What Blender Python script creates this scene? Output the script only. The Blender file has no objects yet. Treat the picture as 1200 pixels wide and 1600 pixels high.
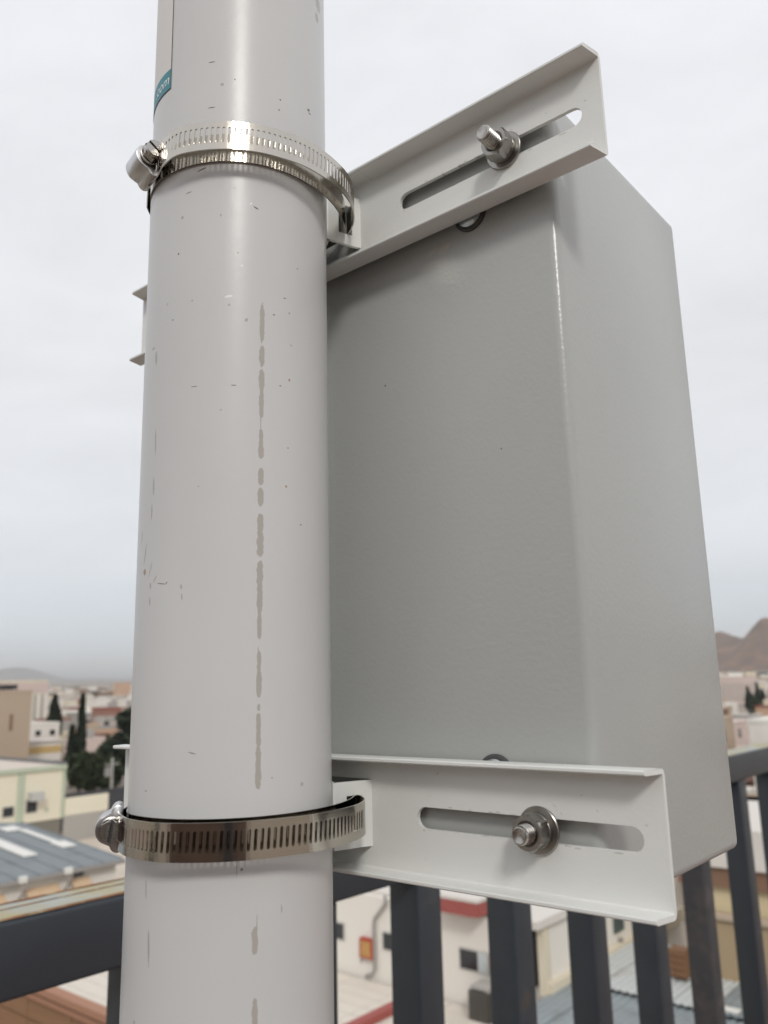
import bpy, bmesh, math, random
from mathutils import Vector, Matrix
random.seed(7)
SC = bpy.context.scene
COL = SC.collection
PI = math.pi

# ------------------------------------------------------------------ camera
CAM = Vector((0.30109, -0.25058, -0.00488))
YAW, PITCH, ROLL, FPX = 0.694651, 0.208047, -0.024534, 1286.16
fw = Vector((-math.sin(YAW) * math.cos(PITCH), math.cos(YAW) * math.cos(PITCH), math.sin(PITCH)))
rt0 = Vector((math.cos(YAW), math.sin(YAW), 0)); up0 = rt0.cross(fw)
rt = math.cos(ROLL) * rt0 + math.sin(ROLL) * up0
up = -math.sin(ROLL) * rt0 + math.cos(ROLL) * up0
cd = bpy.data.cameras.new('camera'); cam = bpy.data.objects.new('camera', cd); COL.objects.link(cam)
cam.matrix_world = Matrix(((rt.x, up.x, -fw.x, CAM.x), (rt.y, up.y, -fw.y, CAM.y), (rt.z, up.z, -fw.z, CAM.z), (0, 0, 0, 1)))
cd.sensor_fit = 'AUTO'; cd.sensor_width = 36.0; cd.lens = FPX / 1600 * 36
cd.clip_start = 0.02; cd.clip_end = 30000
cd.dof.use_dof = True; cd.dof.focus_distance = 0.40; cd.dof.aperture_fstop = cd.lens / 2.3
SC.camera = cam

# ------------------------------------------------------------------ sky, sun, exposure
SUN_EL, SUN_AZ = math.radians(37), math.atan2(-0.66, 0.75)      # direction towards the sun
W = bpy.data.worlds.new('World'); SC.world = W; W.use_nodes = True
nt = W.node_tree; nt.nodes.clear(); N = nt.nodes.new; Lk = nt.links.new
out = N('ShaderNodeOutputWorld'); bg = N('ShaderNodeBackground'); Lk(bg.outputs[0], out.inputs[0])
sky = N('ShaderNodeTexSky'); sky.sky_type = 'NISHITA'; sky.sun_disc = False
sky.sun_elevation = SUN_EL; sky.sun_rotation = PI / 2 - SUN_AZ
sky.air_density = 1.0; sky.dust_density = 3.0
tc = N('ShaderNodeTexCoord'); sep = N('ShaderNodeSeparateXYZ'); Lk(tc.outputs['Generated'], sep.inputs[0])
# thin overcast: cloud layer brightness by elevation, broken by noise
mp = N('ShaderNodeMapping'); mp.inputs['Scale'].default_value = (1.3, 1.3, 4.5); Lk(tc.outputs['Generated'], mp.inputs[0])
nz = N('ShaderNodeTexNoise'); nz.inputs['Scale'].default_value = 1.6; nz.inputs['Detail'].default_value = 5; nz.inputs['Roughness'].default_value = 0.5
Lk(mp.outputs[0], nz.inputs['Vector'])
ad = N('ShaderNodeMath'); ad.operation = 'MULTIPLY_ADD'; ad.inputs[1].default_value = 0.10; Lk(nz.outputs[0], ad.inputs[0])
Lk(sep.outputs['Z'], ad.inputs[2])
sb = N('ShaderNodeMath'); sb.operation = 'SUBTRACT'; sb.inputs[1].default_value = 0.05; Lk(ad.outputs[0], sb.inputs[0])
ramp = N('ShaderNodeValToRGB'); cr = ramp.color_ramp
stops = [(0.0, (.96, .93, .88)), (.03, (.89, .89, .88)), (.065, (.82, .88, .93)), (.11, (.81, .86, .915)), (.17, (.86, .88, .91)), (.34, (.87, .88, .905)), (.65, (.92, .93, .965)), (1.0, (.94, .945, .97))]
while len(cr.elements) < len(stops): cr.elements.new(0.5)
for e, (p, c) in zip(cr.elements, stops): e.position = p; e.color = (*c, 1)
Lk(sb.outputs[0], ramp.inputs[0])
sc10 = N('ShaderNodeVectorMath'); sc10.operation = 'SCALE'; sc10.inputs['Scale'].default_value = 10.0; 
# cloud structure: soft brighter and darker patches of the overcast, all round the sky
nz2 = N('ShaderNodeTexNoise'); nz2.inputs['Scale'].default_value = 3.4; nz2.inputs['Detail'].default_value = 7; nz2.inputs['Roughness'].default_value = 0.55; nz2.inputs['Distortion'].default_value = .4
mp2 = N('ShaderNodeMapping'); mp2.inputs['Scale'].default_value = (1, 1, 2.6); mp2.inputs['Location'].default_value = (3.1, .7, .2); Lk(tc.outputs['Generated'], mp2.inputs[0]); Lk(mp2.outputs[0], nz2.inputs['Vector'])
mr2 = N('ShaderNodeMapRange'); mr2.inputs[1].default_value = .33; mr2.inputs[2].default_value = .67; mr2.inputs[3].default_value = .955; mr2.inputs[4].default_value = 1.06; Lk(nz2.outputs[0], mr2.inputs[0])
cm = N('ShaderNodeVectorMath'); cm.operation = 'SCALE'; Lk(ramp.outputs[0], cm.inputs[0]); Lk(mr2.outputs[0], cm.inputs['Scale'])
Lk(cm.outputs[0], sc10.inputs[0])
mx = N('ShaderNodeMix'); mx.data_type = 'RGBA'; mx.inputs['Factor'].default_value = 0.93
Lk(sky.outputs[0], mx.inputs['A']); Lk(sc10.outputs[0], mx.inputs['B'])
Lk(mx.outputs['Result'], bg.inputs['Color']); bg.inputs['Strength'].default_value = 0.1
sl = bpy.data.lights.new('sun', 'SUN'); sl.energy = 1.4; sl.angle = math.radians(10); sl.color = (1, .965, .915)
so = bpy.data.objects.new('sun', sl); COL.objects.link(so)
sd = Vector((math.cos(SUN_EL) * math.cos(SUN_AZ), math.cos(SUN_EL) * math.sin(SUN_AZ), math.sin(SUN_EL)))
so.rotation_euler = sd.to_track_quat('Z', 'Y').to_euler(); so.location = (2, -3, 6)
SC.view_settings.view_transform = 'Standard'; SC.view_settings.look = 'None'
SC.view_settings.gamma = 1.0; SC.view_settings.use_curve_mapping = False; SC.view_settings.exposure = 0.0
SC.cycles.max_bounces = 8; SC.cycles.volume_bounces = 0

# ------------------------------------------------------------------ materials
def lin(r, g, b):
    f = lambda c: c / 12.92 if c <= .04045 else ((c + .055) / 1.055) ** 2.4
    return (f(r / 255), f(g / 255), f(b / 255))

def mat(name, col, rough=.6, metal=0., var=.0, vscale=3., bump=0., bscale=200., bdist=.001, spec=.5, dirt=None, dirt_scale=2., dirt_amt=.45):
    """procedural paint / plaster / metal: base colour with cloudy variation, optional dirt, optional relief"""
    m = bpy.data.materials.new(name); m.use_nodes = True; t = m.node_tree
    b = t.nodes['Principled BSDF']
    b.inputs['Roughness'].default_value = rough; b.inputs['Metallic'].default_value = metal
    b.inputs['Specular IOR Level'].default_value = spec
    b.inputs['Base Color'].default_value = (*col, 1)
    co = t.nodes.new('ShaderNodeTexCoord')
    if var:
        n = t.nodes.new('ShaderNodeTexNoise'); n.inputs['Scale'].default_value = vscale; n.inputs['Detail'].default_value = 6
        t.links.new(co.outputs['Object'], n.inputs['Vector'])
        r = t.nodes.new('ShaderNodeMapRange'); r.inputs[1].default_value = .3; r.inputs[2].default_value = .7
        r.inputs[3].default_value = 1 - var; r.inputs[4].default_value = 1 + var
        t.links.new(n.outputs[0], r.inputs[0])
        s = t.nodes.new('ShaderNodeVectorMath'); s.operation = 'SCALE'; s.inputs[0].default_value = col
        t.links.new(r.outputs[0], s.inputs['Scale']); last = s.outputs[0]
        if dirt:
            n2 = t.nodes.new('ShaderNodeTexNoise'); n2.inputs['Scale'].default_value = dirt_scale; n2.inputs['Detail'].default_value = 8; n2.inputs['Roughness'].default_value = .65
            t.links.new(co.outputs['Object'], n2.inputs['Vector'])
            r2 = t.nodes.new('ShaderNodeMapRange'); r2.inputs[1].default_value = dirt_amt; r2.inputs[2].default_value = dirt_amt + .2
            t.links.new(n2.outputs[0], r2.inputs[0])
            x = t.nodes.new('ShaderNodeMix'); x.data_type = 'RGBA'; x.inputs['B'].default_value = (*dirt, 1)
            t.links.new(r2.outputs[0], x.inputs['Factor']); t.links.new(last, x.inputs['A']); last = x.outputs['Result']
        t.links.new(last, b.inputs['Base Color'])
    if bump:
        n = t.nodes.new('ShaderNodeTexNoise'); n.inputs['Scale'].default_value = bscale; n.inputs['Detail'].default_value = 2
        t.links.new(co.outputs['Object'], n.inputs['Vector'])
        bp = t.nodes.new('ShaderNodeBump'); bp.inputs['Strength'].default_value = bump; bp.inputs['Distance'].default_value = bdist
        t.links.new(n.outputs[0], bp.inputs['Height']); t.links.new(bp.outputs[0], b.inputs['Normal'])
    return m

def add_marks(m, marks, cols, R=None, plane=False):
    """wear marks with their own shape, laid on the surface: ellipses in (arc length, height), edges broken by noise"""
    t = m.node_tree; b = t.nodes['Principled BSDF']; nn = t.nodes.new; lk = t.links.new
    src = b.inputs['Base Color'].links[0].from_socket if b.inputs['Base Color'].links else None
    g = nn('ShaderNodeTexCoord'); s = nn('ShaderNodeSeparateXYZ'); lk(g.outputs['Object'], s.inputs[0])
    c = nn('ShaderNodeCombineXYZ')
    if plane: lk(s.outputs[0], c.inputs[0])
    else:
        a = nn('ShaderNodeMath'); a.operation = 'ARCTAN2'; lk(s.outputs[1], a.inputs[0]); lk(s.outputs[0], a.inputs[1])
        k = nn('ShaderNodeMath'); k.operation = 'MULTIPLY'; k.inputs[1].default_value = R; lk(a.outputs[0], k.inputs[0]); lk(k.outputs[0], c.inputs[0])
    lk(s.outputs[2], c.inputs[1])
    nz = nn('ShaderNodeTexNoise'); nz.inputs['Scale'].default_value = 900; nz.inputs['Detail'].default_value = 3; lk(c.outputs[0], nz.inputs['Vector'])
    nzl = nn('ShaderNodeTexNoise'); nzl.inputs['Scale'].default_value = 420; nzl.inputs['Detail'].default_value = 5; lk(c.outputs[0], nzl.inputs['Vector'])
    def one(mk):
        u, v, w, h, ang, ci = mk; an = math.radians(ang); h = h * .75 if ci == 0 else h
        d = nn('ShaderNodeVectorMath'); d.operation = 'SUBTRACT'; d.inputs[1].default_value = (u, v, 0); lk(c.outputs[0], d.inputs[0])
        r = []
        for ax in ((math.cos(an) / w, math.sin(an) / w, 0), (-math.sin(an) / h, math.cos(an) / h, 0)):
            q = nn('ShaderNodeVectorMath'); q.operation = 'DOT_PRODUCT'; q.inputs[1].default_value = ax; lk(d.outputs[0], q.inputs[0])
            p = nn('ShaderNodeMath'); p.operation = 'POWER'; p.inputs[1].default_value = 2
            ab = nn('ShaderNodeMath'); ab.operation = 'ABSOLUTE'; lk(q.outputs['Value'], ab.inputs[0]); lk(ab.outputs[0], p.inputs[0]); r.append(p)
        if ci == 4: r[1].inputs[1].default_value = 3.5
        e = nn('ShaderNodeMath'); e.operation = 'ADD'; lk(r[0].outputs[0], e.inputs[0]); lk(r[1].outputs[0], e.inputs[1])
        f = nn('ShaderNodeMath'); f.operation = 'MULTIPLY_ADD'; f.inputs[1].default_value = 1.7 if ci != 4 else 2.2
        lk((nz if ci != 4 else nzl).outputs[0], f.inputs[0]); lk(e.outputs[0], f.inputs[2])
        o = nn('ShaderNodeMapRange'); o.inputs[1].default_value = 2.1 if ci != 4 else 2.1; o.inputs[2].default_value = 1.5 if ci != 4 else 1.9; lk(f.outputs[0], o.inputs[0])
        return o.outputs[0]
    if not plane:                                            # fine specks and nicks scattered by a cell pattern
        vo = nn('ShaderNodeTexVoronoi'); vo.inputs['Scale'].default_value = 150; lk(c.outputs[0], vo.inputs['Vector'])
        sc = nn('ShaderNodeSeparateColor'); lk(vo.outputs['Color'], sc.inputs[0])
        th = nn('ShaderNodeMapRange'); th.inputs[1].default_value = .968; th.inputs[2].default_value = 1; th.inputs[3].default_value = 0; th.inputs[4].default_value = .16; lk(sc.outputs[0], th.inputs[0])
        lt = nn('ShaderNodeMath'); lt.operation = 'LESS_THAN'; lk(vo.outputs['Distance'], lt.inputs[0]); lk(th.outputs[0], lt.inputs[1])
        k = nn('ShaderNodeMath'); k.operation = 'MULTIPLY'; lk(lt.outputs[0], k.inputs[0]); lk(sc.outputs[1], k.inputs[1])
        x = nn('ShaderNodeMix'); x.data_type = 'RGBA'; x.inputs['B'].default_value = (*cols[3][0], 1); lk(k.outputs[0], x.inputs['Factor']); lk(src, x.inputs['A']); src = x.outputs['Result']
    for ci, (col, amt) in enumerate(cols):
        acc = None
        for mk in [k for k in marks if k[5] == ci]:
            o = one(mk)
            if acc is None: acc = o
            else:
                x = nn('ShaderNodeMath'); x.operation = 'MAXIMUM'; lk(acc, x.inputs[0]); lk(o, x.inputs[1]); acc = x.outputs[0]
        if acc is None: continue
        k = nn('ShaderNodeMath'); k.operation = 'MULTIPLY'; k.inputs[1].default_value = amt; lk(acc, k.inputs[0])
        x = nn('ShaderNodeMix'); x.data_type = 'RGBA'; x.inputs['B'].default_value = (*col, 1); lk(k.outputs[0], x.inputs['Factor'])
        if src: lk(src, x.inputs['A'])
        else: x.inputs['A'].default_value = b.inputs['Base Color'].default_value
        src = x.outputs['Result']
    lk(src, b.inputs['Base Color'])

def brushed(name, col, rough, stretch, amt=.12, bump=.0):
    m = mat(name, col, rough, 1.0); t = m.node_tree; b = t.nodes['Principled BSDF']
    co = t.nodes.new('ShaderNodeTexCoord'); mp = t.nodes.new('ShaderNodeMapping'); mp.inputs['Scale'].default_value = stretch
    n = t.nodes.new('ShaderNodeTexNoise'); n.inputs['Scale'].default_value = 1; n.inputs['Detail'].default_value = 4
    t.links.new(co.outputs['Object'], mp.inputs[0]); t.links.new(mp.outputs[0], n.inputs['Vector'])
    r = t.nodes.new('ShaderNodeMapRange'); r.inputs[3].default_value = max(.02, rough - amt); r.inputs[4].default_value = rough + amt
    t.links.new(n.outputs[0], r.inputs[0]); t.links.new(r.outputs[0], b.inputs['Roughness'])
    if bump:
        bp = t.nodes.new('ShaderNodeBump'); bp.inputs['Strength'].default_value = bump; bp.inputs['Distance'].default_value = .0002
        t.links.new(n.outputs[0], bp.inputs['Height']); t.links.new(bp.outputs[0], b.inputs['Normal'])
    return m

# ------------------------------------------------------------------ mesh helpers
def obj(name, bm, m, parent=None, smooth=False, auto=None):
    me = bpy.data.meshes.new(name); bm.normal_update(); bm.to_mesh(me); bm.free()
    if isinstance(m, (list, tuple)):
        for q in m: me.materials.append(q)
    else: me.materials.append(m)
    if smooth:
        for p in me.polygons: p.use_smooth = True
        if auto is not None: me.set_sharp_from_angle(angle=math.radians(auto))
    o = bpy.data.objects.new(name, me); COL.objects.link(o)
    if parent: o.parent = parent
    return o

def tag(o, label, cat, group=None):
    o['label'] = label; o['category'] = cat
    if group: o['group'] = group
    return o

def thing(name, label, cat, loc=(0, 0, 0), rz=0., group=None):
    o = bpy.data.objects.new(name, None); COL.objects.link(o); o.location = loc; o.rotation_euler = (0, 0, rz)
    o.empty_display_size = .1
    return tag(o, label, cat, group)

def struct(o): o['kind'] = 'structure'; return o
def NB(): return bmesh.new()

def box(bm, x0, x1, y0, y1, z0, z1, mi=0):
    v = [bm.verts.new((x, y, z)) for z in (z0, z1) for x, y in ((x0, y0), (x1, y0), (x1, y1), (x0, y1))]
    fs = [(3, 2, 1, 0), (4, 5, 6, 7), (0, 1, 5, 4), (1, 2, 6, 5), (2, 3, 7, 6), (3, 0, 4, 7)]
    r = [bm.faces.new([v[i] for i in f]) for f in fs]
    for f in r: f.material_index = mi
    return r

def bbox(x0, x1, y0, y1, z0, z1, bev=0., seg=2):
    bm = NB(); box(bm, x0, x1, y0, y1, z0, z1)
    if bev: bmesh.ops.bevel(bm, geom=list(bm.edges), offset=bev, segments=seg, profile=.5, affect='EDGES')
    return bm

def tube(bm, pts, r, n=10, cap=True):
    pts = [Vector(p) for p in pts]; rings = []
    for i, p in enumerate(pts):
        d = (pts[min(i + 1, len(pts) - 1)] - pts[max(i - 1, 0)]).normalized()
        a = d.orthogonal().normalized() if abs(d.z) > .9 else d.cross(Vector((0, 0, 1))).normalized(); b = d.cross(a)
        if i == 0: a0 = a
        else:
            a = (a0 - d * a0.dot(d)).normalized(); b = d.cross(a); a0 = a
        rr = r[i] if isinstance(r, (list, tuple)) else r
        rings.append([bm.verts.new(p + (a * math.cos(2 * PI * k / n) + b * math.sin(2 * PI * k / n)) * rr) for k in range(n)])
    for A, B in zip(rings, rings[1:]):
        for k in range(n): bm.faces.new((A[k], A[(k + 1) % n], B[(k + 1) % n], B[k]))
    if cap: bm.faces.new(rings[0][::-1]); bm.faces.new(rings[-1])

def lathe(bm, prof, n=40, M=None, radf=None):
    """prof: (radius, height) along local z; M places it; radf(theta, k) scales the radius of ring k"""
    M = M or Matrix.Identity(4); rings = []
    for k, (r, h) in enumerate(prof):
        if r < 1e-9: rings.append([bm.verts.new(M @ Vector((0, 0, h)))]); continue
        rg = []
        for i in range(n):
            th = 2 * PI * i / n; q = radf(th, k) if radf else 1
            rg.append(bm.verts.new(M @ Vector((r * q * math.cos(th), r * q * math.sin(th), h))))
        rings.append(rg)
    for A, B in zip(rings, rings[1:]):
        for i in range(n):
            j = (i + 1) % n
            if len(A) == 1 and len(B) == 1: continue
            if len(A) == 1: bm.faces.new((A[0], B[j], B[i]))
            elif len(B) == 1: bm.faces.new((A[i], A[j], B[0]))
            else: bm.faces.new((A[i], A[j], B[j], B[i]))

def prism(bm, poly, M, L):
    """extrude a closed 2-D polygon (local x, y) along local z by L"""
    A = [bm.verts.new(M @ Vector((x, y, 0))) for x, y in poly]; B = [bm.verts.new(M @ Vector((x, y, L))) for x, y in poly]
    n = len(poly); bm.faces.new(A[::-1]); bm.faces.new(B)
    for i in range(n): bm.faces.new((A[i], A[(i + 1) % n], B[(i + 1) % n], B[i]))
    bmesh.ops.recalc_face_normals(bm, faces=bm.faces[:])

def plate_with_holes(outer, holes, M, t):
    """flat plate, outline and holes as closed 2-D loops, thickness t along local z"""
    bm = NB(); loops = []
    for lp in [outer] + holes: loops.append([bm.verts.new((x, y, 0)) for x, y in lp])
    es = [bm.edges.new((l[i], l[(i + 1) % len(l)])) for l in loops for i in range(len(l))]
    bmesh.ops.triangle_fill(bm, use_beauty=True, use_dissolve=False, edges=es)
    bmesh.ops.recalc_face_normals(bm, faces=bm.faces[:])
    if bm.faces[0].normal.z > 0: bmesh.ops.reverse_faces(bm, faces=bm.faces[:])
    r = bmesh.ops.extrude_face_region(bm, geom=bm.faces[:])
    bmesh.ops.translate(bm, verts=[v for v in r['geom'] if isinstance(v, bmesh.types.BMVert)], vec=(0, 0, t))
    bmesh.ops.recalc_face_normals(bm, faces=bm.faces[:])
    bmesh.ops.transform(bm, matrix=M, verts=bm.verts[:])
    return bm

def stadium(x0, x1, zc, r, n=9):
    p = [(x1 - r + r * math.sin(PI * i / (n - 1)), zc + r * math.cos(PI * i / (n - 1))) for i in range(n)]
    return p + [(x0 + r - r * math.sin(PI * i / (n - 1)), zc - r * math.cos(PI * i / (n - 1))) for i in range(n)]

def sheet_strip(bm, path, z0, z1, t, side=1, mi=0):
    """bent sheet metal: plan path (x, y), from z0 to z1, thickness t to one side"""
    P = [Vector((x, y, 0)) for x, y in path]; n = len(P); rows = []
    for i in range(n):
        d = (P[min(i + 1, n - 1)] - P[max(i - 1, 0)]).normalized(); nr = Vector((d.y, -d.x, 0)) * side
        a, b = P[i], P[i] + nr * t
        rows.append([bm.verts.new((q.x, q.y, z)) for q, z in ((a, z0), (a, z1), (b, z1), (b, z0))])
    for A, B in zip(rows, rows[1:]):
        for k in range(4): bm.faces.new((A[k], A[(k + 1) % 4], B[(k + 1) % 4], B[k]))
    bm.faces.new(rows[0][::-1]); bm.faces.new(rows[-1])
    bmesh.ops.recalc_face_normals(bm, faces=bm.faces[:])

def resample(path, step):
    P = [Vector((x, y)) for x, y in path]; out = [P[0].copy()]; need = step
    for a, b in zip(P, P[1:]):
        L = (b - a).length; pos = 0.
        while L - pos >= need:
            pos += need; out.append(a + (b - a) * (pos / L)); need = step
        need -= L - pos
    return out

def catmull(pts, k=12):
    P = [Vector(p) for p in pts]; P = [P[0] * 2 - P[1]] + P + [P[-1] * 2 - P[-2]]; o = []
    for i in range(1, len(P) - 2):
        for j in range(k):
            t = j / k; a, b, c, d = P[i - 1:i + 3]
            o.append(.5 * (2 * b + (c - a) * t + (2 * a - 5 * b + 4 * c - d) * t * t + (3 * b - a - 3 * c + d) * t ** 3))
    o.append(P[-2]); return o

# ------------------------------------------------------------------ near materials
R = 0.0445
M_pole = mat('pole_paint', lin(203, 203, 202), .30, var=.035, vscale=9, bump=.09, bscale=260, bdist=.0006, spec=.30)
MARKS = [(-0.04532,0.2896,0.00176,0.00036,3,0),(-0.04482,0.2647,0.00189,0.00038,3,0),(-0.04749,0.2558,0.00209,0.00052,22,0),(-0.03407,0.2796,0.00038,0.0007,0,0),(-0.01173,0.2741,0.00052,0.00053,0,0),(-0.01241,0.2682,0.00043,0.00053,0,0),(0.00656,0.2784,0.00108,0.00092,30,0),(0.00763,0.277,0.00113,0.00055,0,0),(0.01756,0.3497,0.0032,0.00447,0,3),(0.01567,0.3401,0.002,0.0028,0,3),(-0.04922,0.2324,0.00227,0.0005,18,0),(-0.05567,0.2219,0.0016,0.00033,6,0),(-0.05893,0.2099,0.00075,0.00083,0,3),(-0.02353,0.2129,0.00134,0.00049,-25,0),(-0.02592,0.2147,0.00074,0.00049,40,2),(-0.03953,0.208,0.00037,0.00065,0,3),(-0.06057,0.1919,0.00048,0.00081,10,0),(-0.02965,0.183,0.00057,0.00047,0,2),(-0.05036,0.1258,0.00155,0.00024,0,0),(-0.03259,0.1256,0.0011,0.0003,0,0),(-0.0067,0.1315,0.00056,0.00069,10,1),(-0.0114,0.1277,0.00065,0.0003,0,0),(-0.03542,0.1677,0.0017,0.00062,10,2),(-0.02737,0.1567,0.00071,0.00092,-30,3),(-0.03508,0.1636,0.00057,0.00062,0,3),(-0.00914,0.1708,0.00069,0.00032,0,0),(-0.01469,0.1612,0.00047,0.00047,0,0),(-0.06487,0.0398,0.00257,0.00027,-8,0),(-0.06183,0.0399,0.00073,0.00027,40,0),(-0.07817,0.0462,0.00134,0.00142,20,1),(-0.05405,0.0377,0.00047,0.00108,10,3),(-0.05361,0.0336,0.00031,0.00147,4,3),(-0.07244,0.0397,0.00064,0.00139,5,3),(-0.07251,0.0329,0.00051,0.00207,3,3),(-0.07234,0.1043,0.00053,0.00603,2,3),(-0.07265,0.0837,0.00066,0.00441,2,3),(-0.07352,0.0723,0.00054,0.00363,0,3),(-0.07434,0.1444,0.00088,0.00351,5,3),(-0.07723,0.1501,0.00169,0.00065,0,3),(-0.04722,-0.0294,0.00177,0.00022,-14,0),(-0.00839,0.0817,0.0005,0.00058,0,1),(-0.0074,0.0994,0.00051,0.00044,0,3),(-0.07048,-0.0445,0.00056,0.00031,0,0),(-0.01474,-0.0401,0.00042,0.00037,0,3),(-0.00021,0.0655,0.00059,0.00029,0,0),(-0.00562,0.1485,0.00073,0.00031,0,3),(-0.04713,0.0804,0.00044,0.00028,0,3),(-0.03794,0.1143,0.00055,0.00029,15,3),(-0.08294,0.0623,0.0006,0.00325,-6,3),(-0.07818,0.0541,0.00051,0.00489,-14,3),(-0.0729,0.0467,0.00039,0.00337,-22,3),(-0.06922,0.0422,0.00034,0.00222,-42,3),(-0.00174,0.1882,0.00061,0.00049,0,3),(-0.05241,0.1669,0.00049,0.00047,0,3),(-0.06288,0.1598,0.0004,0.00047,0,0),(-0.03145,0.1892,0.00043,0.00032,0,0),(-0.01033,-0.0899,0.00029,0.00164,0,3),(-0.0287,-0.0714,0.00025,0.00468,0,3),(-0.06554,-0.1023,0.00055,0.00683,3,3),(-0.06825,-0.0817,0.00041,0.00353,3,3),(-0.02024,0.1562,0.00118,0.00957,0,4),(-0.02027,0.1403,0.00132,0.00494,0,4),(-0.02029,0.1289,0.00131,0.00535,0,4),(-0.0203,0.1195,0.00116,0.00452,0,4),(-0.02031,0.1146,0.00101,0.0031,0,4),(-0.02034,0.103,0.001,0.00321,0,4),(-0.02035,0.0971,0.00129,0.00425,0,4),(-0.02037,0.0849,0.00135,0.00374,0,4),(-0.02039,0.0758,0.00141,0.004,0,4),(-0.02041,0.0644,0.0014,0.00439,0,4),(-0.02042,0.0556,0.00153,0.00665,0,4),(-0.02045,0.0424,0.00138,0.00598,0,4),(-0.02047,0.0329,0.00124,0.00775,0,4),(-0.02049,0.0206,0.00102,0.00652,0,4),(-0.02052,0.0063,0.00095,0.00518,0,4),(-0.02053,-0.0027,0.00121,0.00594,0,4),(-0.02055,-0.0124,0.00067,0.0016,0,4),(-0.02056,-0.018,0.00107,0.00371,0,4),(-0.02057,-0.0243,0.00106,0.00394,0,4),(-0.02059,-0.0318,0.00119,0.00443,0,4),(-0.0206,-0.0389,0.00131,0.00516,0,4),(-0.02147,-0.0998,0.00126,0.00501,0,4),(-0.02125,-0.1253,0.00124,0.00508,0,4)]
MARKS += [(-0.02063,0.15,0.00022,0.0036,0,4),(-0.02056,0.1105,0.00022,0.006,0,4),(-0.02043,0.0855,0.00022,0.0024,0,4),(-0.02072,0.055,0.00022,0.0036,0,4),(-0.02099,0.01,0.00022,0.0024,0,4),(-0.02054,-0.02,0.00022,0.0024,0,4),(-0.02063,-0.0975,0.00022,0.0072,0,4)]
add_marks(M_pole, MARKS, [(lin(60, 56, 55), .85), (lin(150, 112, 70), .8), (lin(235, 232, 228), .8), (lin(128, 122, 118), .5), (lin(168, 162, 153), .85)], R)
M_brk = mat('bracket_powder_coat', lin(223, 224, 220), .38, var=.012, vscale=20, bump=.10, bscale=520, bdist=.0006)
M_box = mat('enclosure_powder_coat', lin(173, 175, 172), .26, var=.035, vscale=6, bump=.17, bscale=440, bdist=.0007)
add_marks(M_box, [(.0835, .2108, .0045, .0022, 25, 1), (.076, .2116, .004, .0012, 20, 1), (.0426, .1482, .0005, .0006, 0, 0), (.0662, .2015, .0004, .0008, 0, 1), (.1105, .1, .0004, .0005, 0, 0)],
          [(lin(60, 58, 52), .8), (lin(196, 186, 162), .4)], plane=True)
rk = random.Random(12); SC_ = []
for k in range(14):
    x = rk.uniform(.058, .168); e = rk.choice([-1, 1]); SC_.append((x, e * (.0047 + rk.uniform(.0000, .0008)), rk.uniform(.0004, .0022), rk.uniform(.0002, .0006), rk.uniform(-8, 8), rk.choice([0, 1, 1])))
for k in range(16): SC_.append((rk.uniform(-.17, .17), rk.uniform(-.024, .024), rk.uniform(.0003, .0012), rk.uniform(.0001, .0003), rk.uniform(-60, 60), rk.choice([0, 1, 1])))
for cx_ in (.1232,):
    for k in range(5):
        a = rk.uniform(0, 6.28); SC_.append((cx_ + .0112 * math.cos(a) * rk.uniform(.9, 1.1), .0112 * math.sin(a) * rk.uniform(.9, 1.1), rk.uniform(.0004, .0014), .0002, math.degrees(a) + 90, rk.choice([0, 1])))
add_marks(M_brk, SC_, [(lin(128, 122, 114), .4), (lin(176, 170, 160), .5)], plane=True)
M_band = brushed('stainless_band', (.54, .505, .45), .11, (30, 30, 2600), .06, .12)
M_band_shade = brushed('stainless_band_inner_shade', (.37, .34, .29), .12, (30, 30, 2600), .06, .12)  # same steel darkened: shade between the two bands put into the colour
M_house = brushed('zinc_housing', (.60, .60, .60), .30, (300, 300, 300), .08, .05)
M_screw = brushed('screw_steel', (.46, .44, .41), .27, (500, 500, 500), .08, .08)
M_nut = brushed('nut_steel', (.34, .325, .30), .32, (350, 350, 350), .10, .12)
M_rub_shade = mat('black_rubber_slot_shade', (.06, .06, .06), .6)
M_zinc = brushed('zinc_screw', (.52, .56, .58), .24, (400, 400, 400), .08, .1)
M_paper = mat('sticker_paper', lin(214, 210, 205), .45, var=.02, vscale=30)
M_teal = mat('teal_print', lin(38, 128, 140), .45, var=.03, vscale=60)
M_white = mat('white_print', lin(230, 232, 232), .5)
M_edge = mat('sticker_shade_line', lin(70, 64, 60), .8)  # thin dark strips painted as the shade along the sticker edges

# ------------------------------------------------------------------ pole
pole = thing('steel_pole', 'scuffed off white round steel pole with a line of drip stains', 'pole', (0, 0, -1.62))
bm = NB(); prof = [(R, z) for z in [-1.62 + i * .05 for i in range(83)]]
lathe(bm, [(0.0, -1.62)] + prof + [(0.0, 2.5)], 128)
for v in bm.verts: pass
o = obj('pole_tube', bm, M_pole, None, True, 40); o.parent = pole; o.location = (0, 0, 1.62)
bm = NB(); lathe(bm, [(.0446, .012), (.09, .012), (.09, .0), (.0446, 0)], 48)
obj('base_plate', bm, M_pole, pole)
def cyl_patch(a0, a1, z0, z1, r, na=24, nzz=2):
    bm = NB(); g = [[bm.verts.new((r * math.cos(a0 + (a1 - a0) * i / na), r * math.sin(a0 + (a1 - a0) * i / na), z0 + (z1 - z0) * j / nzz)) for j in range(nzz + 1)] for i in range(na + 1)]
    for i in range(na):
        for j in range(nzz): bm.faces.new((g[i][j], g[i + 1][j], g[i + 1][j + 1], g[i][j + 1]))
    return bm
ra = math.radians
st = obj('sticker', cyl_patch(ra(-158), ra(-89.6), .2838, .42, R + .00018, 40), M_paper, pole, True); st.location = (0, 0, 1.62)
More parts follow.
